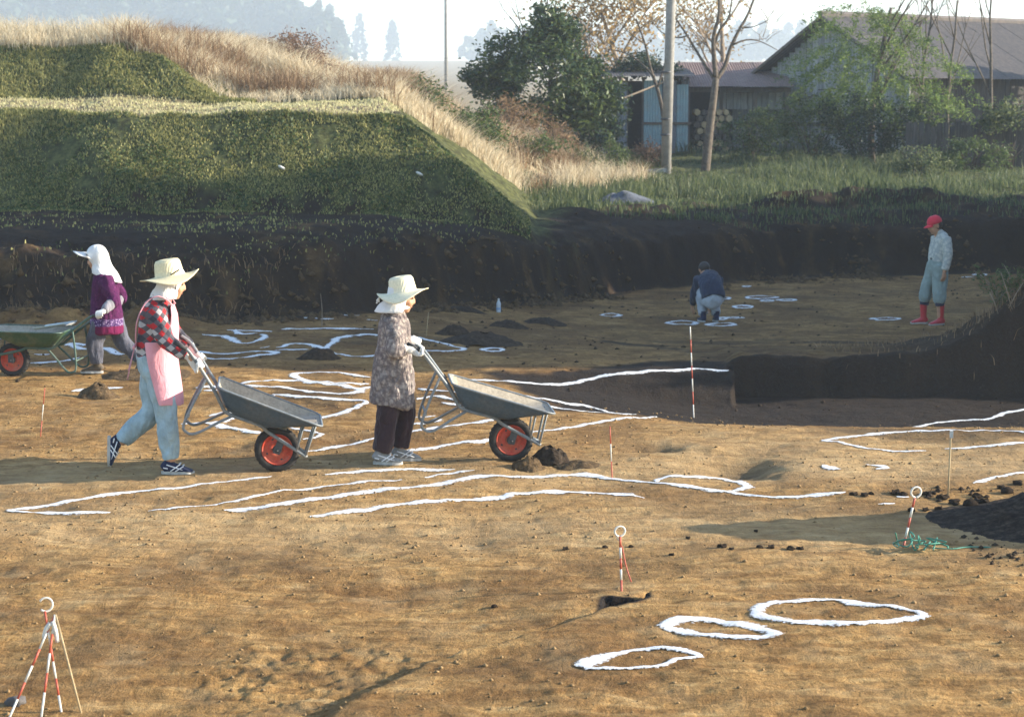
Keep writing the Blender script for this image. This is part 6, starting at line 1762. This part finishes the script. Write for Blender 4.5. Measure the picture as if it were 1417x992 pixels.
shrub("brown_shrub", "smaller brown brush on the shoulder of the dry grass rise", 455, 43.0, (.45, .4, .3), 16, 55, bpy.data.materials["leaf_russet"], (.09, .03), 83, stems=12)
shrub("brown_shrub", "russet undergrowth at the foot of the utility pole", 895, 54.5, (.5, .35, .32), 20, 46, bpy.data.materials["leaf_russet"], (.09, .03), 84, stems=12)
shrub("dry_thicket", "pale withered thicket leaning against the evergreen tree", 700, 50.0, (.8, .5, .55), 36, 50, L_DRYBR, (.16, .02), 85, stems=20)
shrub("dry_thicket", "withered tangle below the evergreen tree", 770, 49.5, (.8, .5, .45), 30, 50, L_DRYBR, (.16, .02), 86, stems=20)
# upright weeds like tall goldenrod in front of the shed
for k, (px, Y, h) in enumerate(((841, 47.5, 1.25), (856, 47.8, 1.0))):
    root = tree_thing("tall_weed", ("tallest upright leafy green weed in front of the tin shed", "shorter upright leafy weed beside the tallest one")[k], gp(px, Y), "upright weeds before the shed", "weed")
    r = np.random.default_rng(k + 5); g = Geo(); pts = []
    for q in range(5):
        bx, by = r.normal() * .10, r.normal() * .10; hh_ = h * r.uniform(.6, 1); lx = r.normal() * .10
        g.tube([(bx, by, -.05), (bx + lx * .5, by, hh_ * .5), (bx + lx, by, hh_)], [.010, .004], 5)
        t = r.uniform(.1, 1, 90); pts.append(np.stack([bx + lx * t + r.normal(size=90) * .055, by + r.normal(size=90) * .055, hh_ * t], -1))
    g.obj("stem", M_BARK_D, root); leaves("foliage", np.concatenate(pts), .12, .026, L_WEED, root, seed=k)
# plants on the bank at the right
for k, (px, py, Y, h, lab) in enumerate(((1385, 372, 22.8, .55, "feathery green weed on the crest of the bank by the pit"), (1404, 372, 22.5, .42, "grassy tuft at the corner of the bank by the pit"))):
    x = (px - 708.5) / 2800 * Y; root = tree_thing("bank_weed", lab, (x, Y, gz((x, Y))), None, "weed")
    r = np.random.default_rng(k + 25); g = Geo(); pts = []
    for q in range(7):
        a = r.uniform(0, 6.28); L = h * r.uniform(.5, 1); dx, dy = math.cos(a) * L * .55, math.sin(a) * L * .4
        g.tube([(0, 0, -.05), (dx * .4, dy * .4, L * .6), (dx, dy, L * .85)], [.006, .003], 5)
        t = r.uniform(.3, 1, 46)[:, None]; pts.append(np.array([0, 0, 0]) + np.array([[dx, dy, L * .9]]) * t + r.normal(size=(46, 3)) * .03)
    g.obj("stem", M_TWIG, root); leaves("foliage", np.concatenate(pts), .075, .014, L_WEED, root, seed=k)
for k, (p0, p1) in enumerate((((1395, 455), (1415, 420)), ((1400, 430), (1385, 380)), ((1380, 470), (1368, 440)))):
    Y = 22.1; a = at_depth(*p0, Y); b = at_depth(*p1, Y)
    o = Geo().tube([tuple(Vector(a) - Vector(a)), tuple((Vector(b) - Vector(a)) * .5 + Vector((0, 0, .02))), tuple(Vector(b) - Vector(a))], [.007, .004], 5).obj("dry_stalk", M_TWIG); o.location = (a[0], Y, gz((a[0], Y)))
    tag(o, "pale dry stalk sticking out of the bank by the pit", "stalk", "dry stalks on the bank")
b = on_ground(445, 452); o = Geo().tube([(0, 0, -.05), (.01, 0, .2), (-.01, .02, .42)], [.007, .003], 5, 3).obj("dry_stalk", M_TWIG); o.location = (b[0], b[1], gz(b)); tag(o, "single dry stalk standing at the foot of the cut behind chalk lines", "stalk")
# tarpaulin lump on the spoil
b = gp(866, 41.2); n = 26; vs = []; fs = []
for i in range(n + 1):
    for j in range(n // 2 + 1):
        u = i / n * 2 - 1; v = j / (n // 2) * 2 - 1
        x = u * .64; y = v * .42; h = .22 * max(0, 1 - abs(u) ** 2.2) * max(0, 1 - abs(v) ** 2.4) * (1 + .35 * float(fbm(np.array(u * 2.5), np.array(v * 2.5), 3))) * (1.15 - .3 * u)
        vs.append((x, y, float(ground_z(np.array([b[0] + x]), np.array([b[1] + y]))[0]) - b[2] + h + .012))
for i in range(n):
    for j in range(n // 2): q = i * (n // 2 + 1) + j; fs.append((q, q + n // 2 + 1, q + n // 2 + 2, q + 1))
o = mesh_obj("tarpaulin", vs, fs, m_cloth("tarp_blue_grey", (.075, .085, .105), .3, .8)); o.location = b
tag(o, "crumpled dark grey tarpaulin lying over spoil behind the cut", "tarpaulin")
# long pale timber on the ground before the shed
b = gp(892, 52.0); tb = Geo().box((0, 0, .06), (1.1, .12, .09), Matrix.Rotation(-.06, 3, 'Y')).obj("timber", M_BOARD, None, False); tb.location = b; tag(tb, "pale squared timber lying in grass by the utility pole", "timber")
# white scrap on the embankment
for k, (px, py, Y) in enumerate(((391, 243, 33.3), (581, 249, 33.2))):
    x = (px - 708.5) / 2800 * Y; o = Geo().ell((0, 0, 0), (.07, .04, .025), Matrix.Rotation(.5, 3, 'Y'), 8, 5).obj("litter_scrap", M_PINWHITE); o.location = (x, Y, gz((x, Y)) + .03)
    tag(o, "small white scrap lying on the embankment slope", "litter", "white scraps on the embankment")

# ------------------------------------------------------------------ far woods, windbreak, haze
r = np.random.default_rng(77); PTS = []
def far_tree(px, Y, h, w, n=150):
    x = (px - 708.5) / 2800 * Y; z0 = gz((x, Y)); t = r.random(n) ** .8
    rad = w * (1 - t) ** .7 * (.35 + .65 * r.random(n)) + .3; a = r.uniform(0, 6.28, n)
    PTS.append(np.stack([x + rad * np.cos(a), Y + rad * np.sin(a), z0 + .5 + h * t], -1))
for row, Y in enumerate((780, 820, 860)):
    for px in np.arange(-120, 470, 9.5):
        q = 1 - .35 * max(0, (px - 330) / 140)
        far_tree(px + r.normal() * 3, Y + r.normal() * 12, r.uniform(18, 34) * q, r.uniform(4.5, 7.5))
for px in (500, 545): far_tree(px, 1050, r.uniform(20, 24), 5.0, 200)
for px in np.arange(650, 1500, 10): far_tree(px + r.normal() * 3, 1000 + r.normal() * 20, r.uniform(11, 20), 7)
PTS = np.concatenate(PTS)
tag(leaves("far_woods", PTS, 4.2, 2.4, L_CEDAR, None, seed=3, droop=.3), "hazy line of far-off woods", "woods", kind="stuff")

def windbreak(x, y, h, w, seed, label):
    b = (x, y, gz((x, y))); root = tree_thing("windbreak_cedar", label, b, "windbreak cedars beside the dig")
    Geo().tube([(0, 0, -.2), (0, 0, h * .5), (.1, 0, h * .95)], [.22, .14, .03], 8).obj("trunk", M_BARK_D, root)
    r = np.random.default_rng(seed); n = 3800; t = r.random(n)
    rad = (w * (1 - t) ** .28 + .10) * r.uniform(.25, 1, n) * (1 + .18 * np.sin(t * 26 + r.random(n))); a = r.uniform(0, 6.28, n)
    leaves("crown", np.stack([rad * np.cos(a), rad * np.sin(a), .35 + (h - .4) * t], -1), .75, .42, L_CEDAR, root, seed=seed, droop=.3)
WB = [(14.6, 24.0, 6.2, 2.0), (15.2, 26.4, 7.2, 2.0), (14.8, 29.0, 8.0, 2.0), (15.2, 31.4, 8.4, 1.9), (15.0, 33.0, 8.4, 1.25), (15.0, 35.3, 7.1, .95), (15.6, 37.4, 5.0, 1.5), (16.4, 39.6, 4.0, 1.8), (17.0, 42.0, 3.2, 1.5), (20.4, 60.5, 4.6, 1.8)]
for k, (x, y, h, w_) in enumerate(WB): windbreak(x, y, h, w_, 200 + k, "tall dense cedar in the windbreak along the edge of the dig")

hz = Geo().box((0, 830, 29), (2600, 1720, 64)).obj("haze", None, None, False)
mh = bpy.data.materials.new("haze_air"); mh.use_nodes = True; nt = mh.node_tree; nt.nodes.remove(nt.nodes["Principled BSDF"])
vol = nt.nodes.new("ShaderNodeVolumePrincipled"); vol.inputs["Color"].default_value = (.80, .90, 1.0, 1); vol.inputs["Density"].default_value = 0.0008; vol.inputs["Anisotropy"].default_value = 0.25
nt.links.new(vol.outputs[0], nt.nodes["Material Output"].inputs["Volume"]); hz.data.materials.append(mh)
tag(hz, "pale autumn haze filling the air", "haze", kind="stuff")
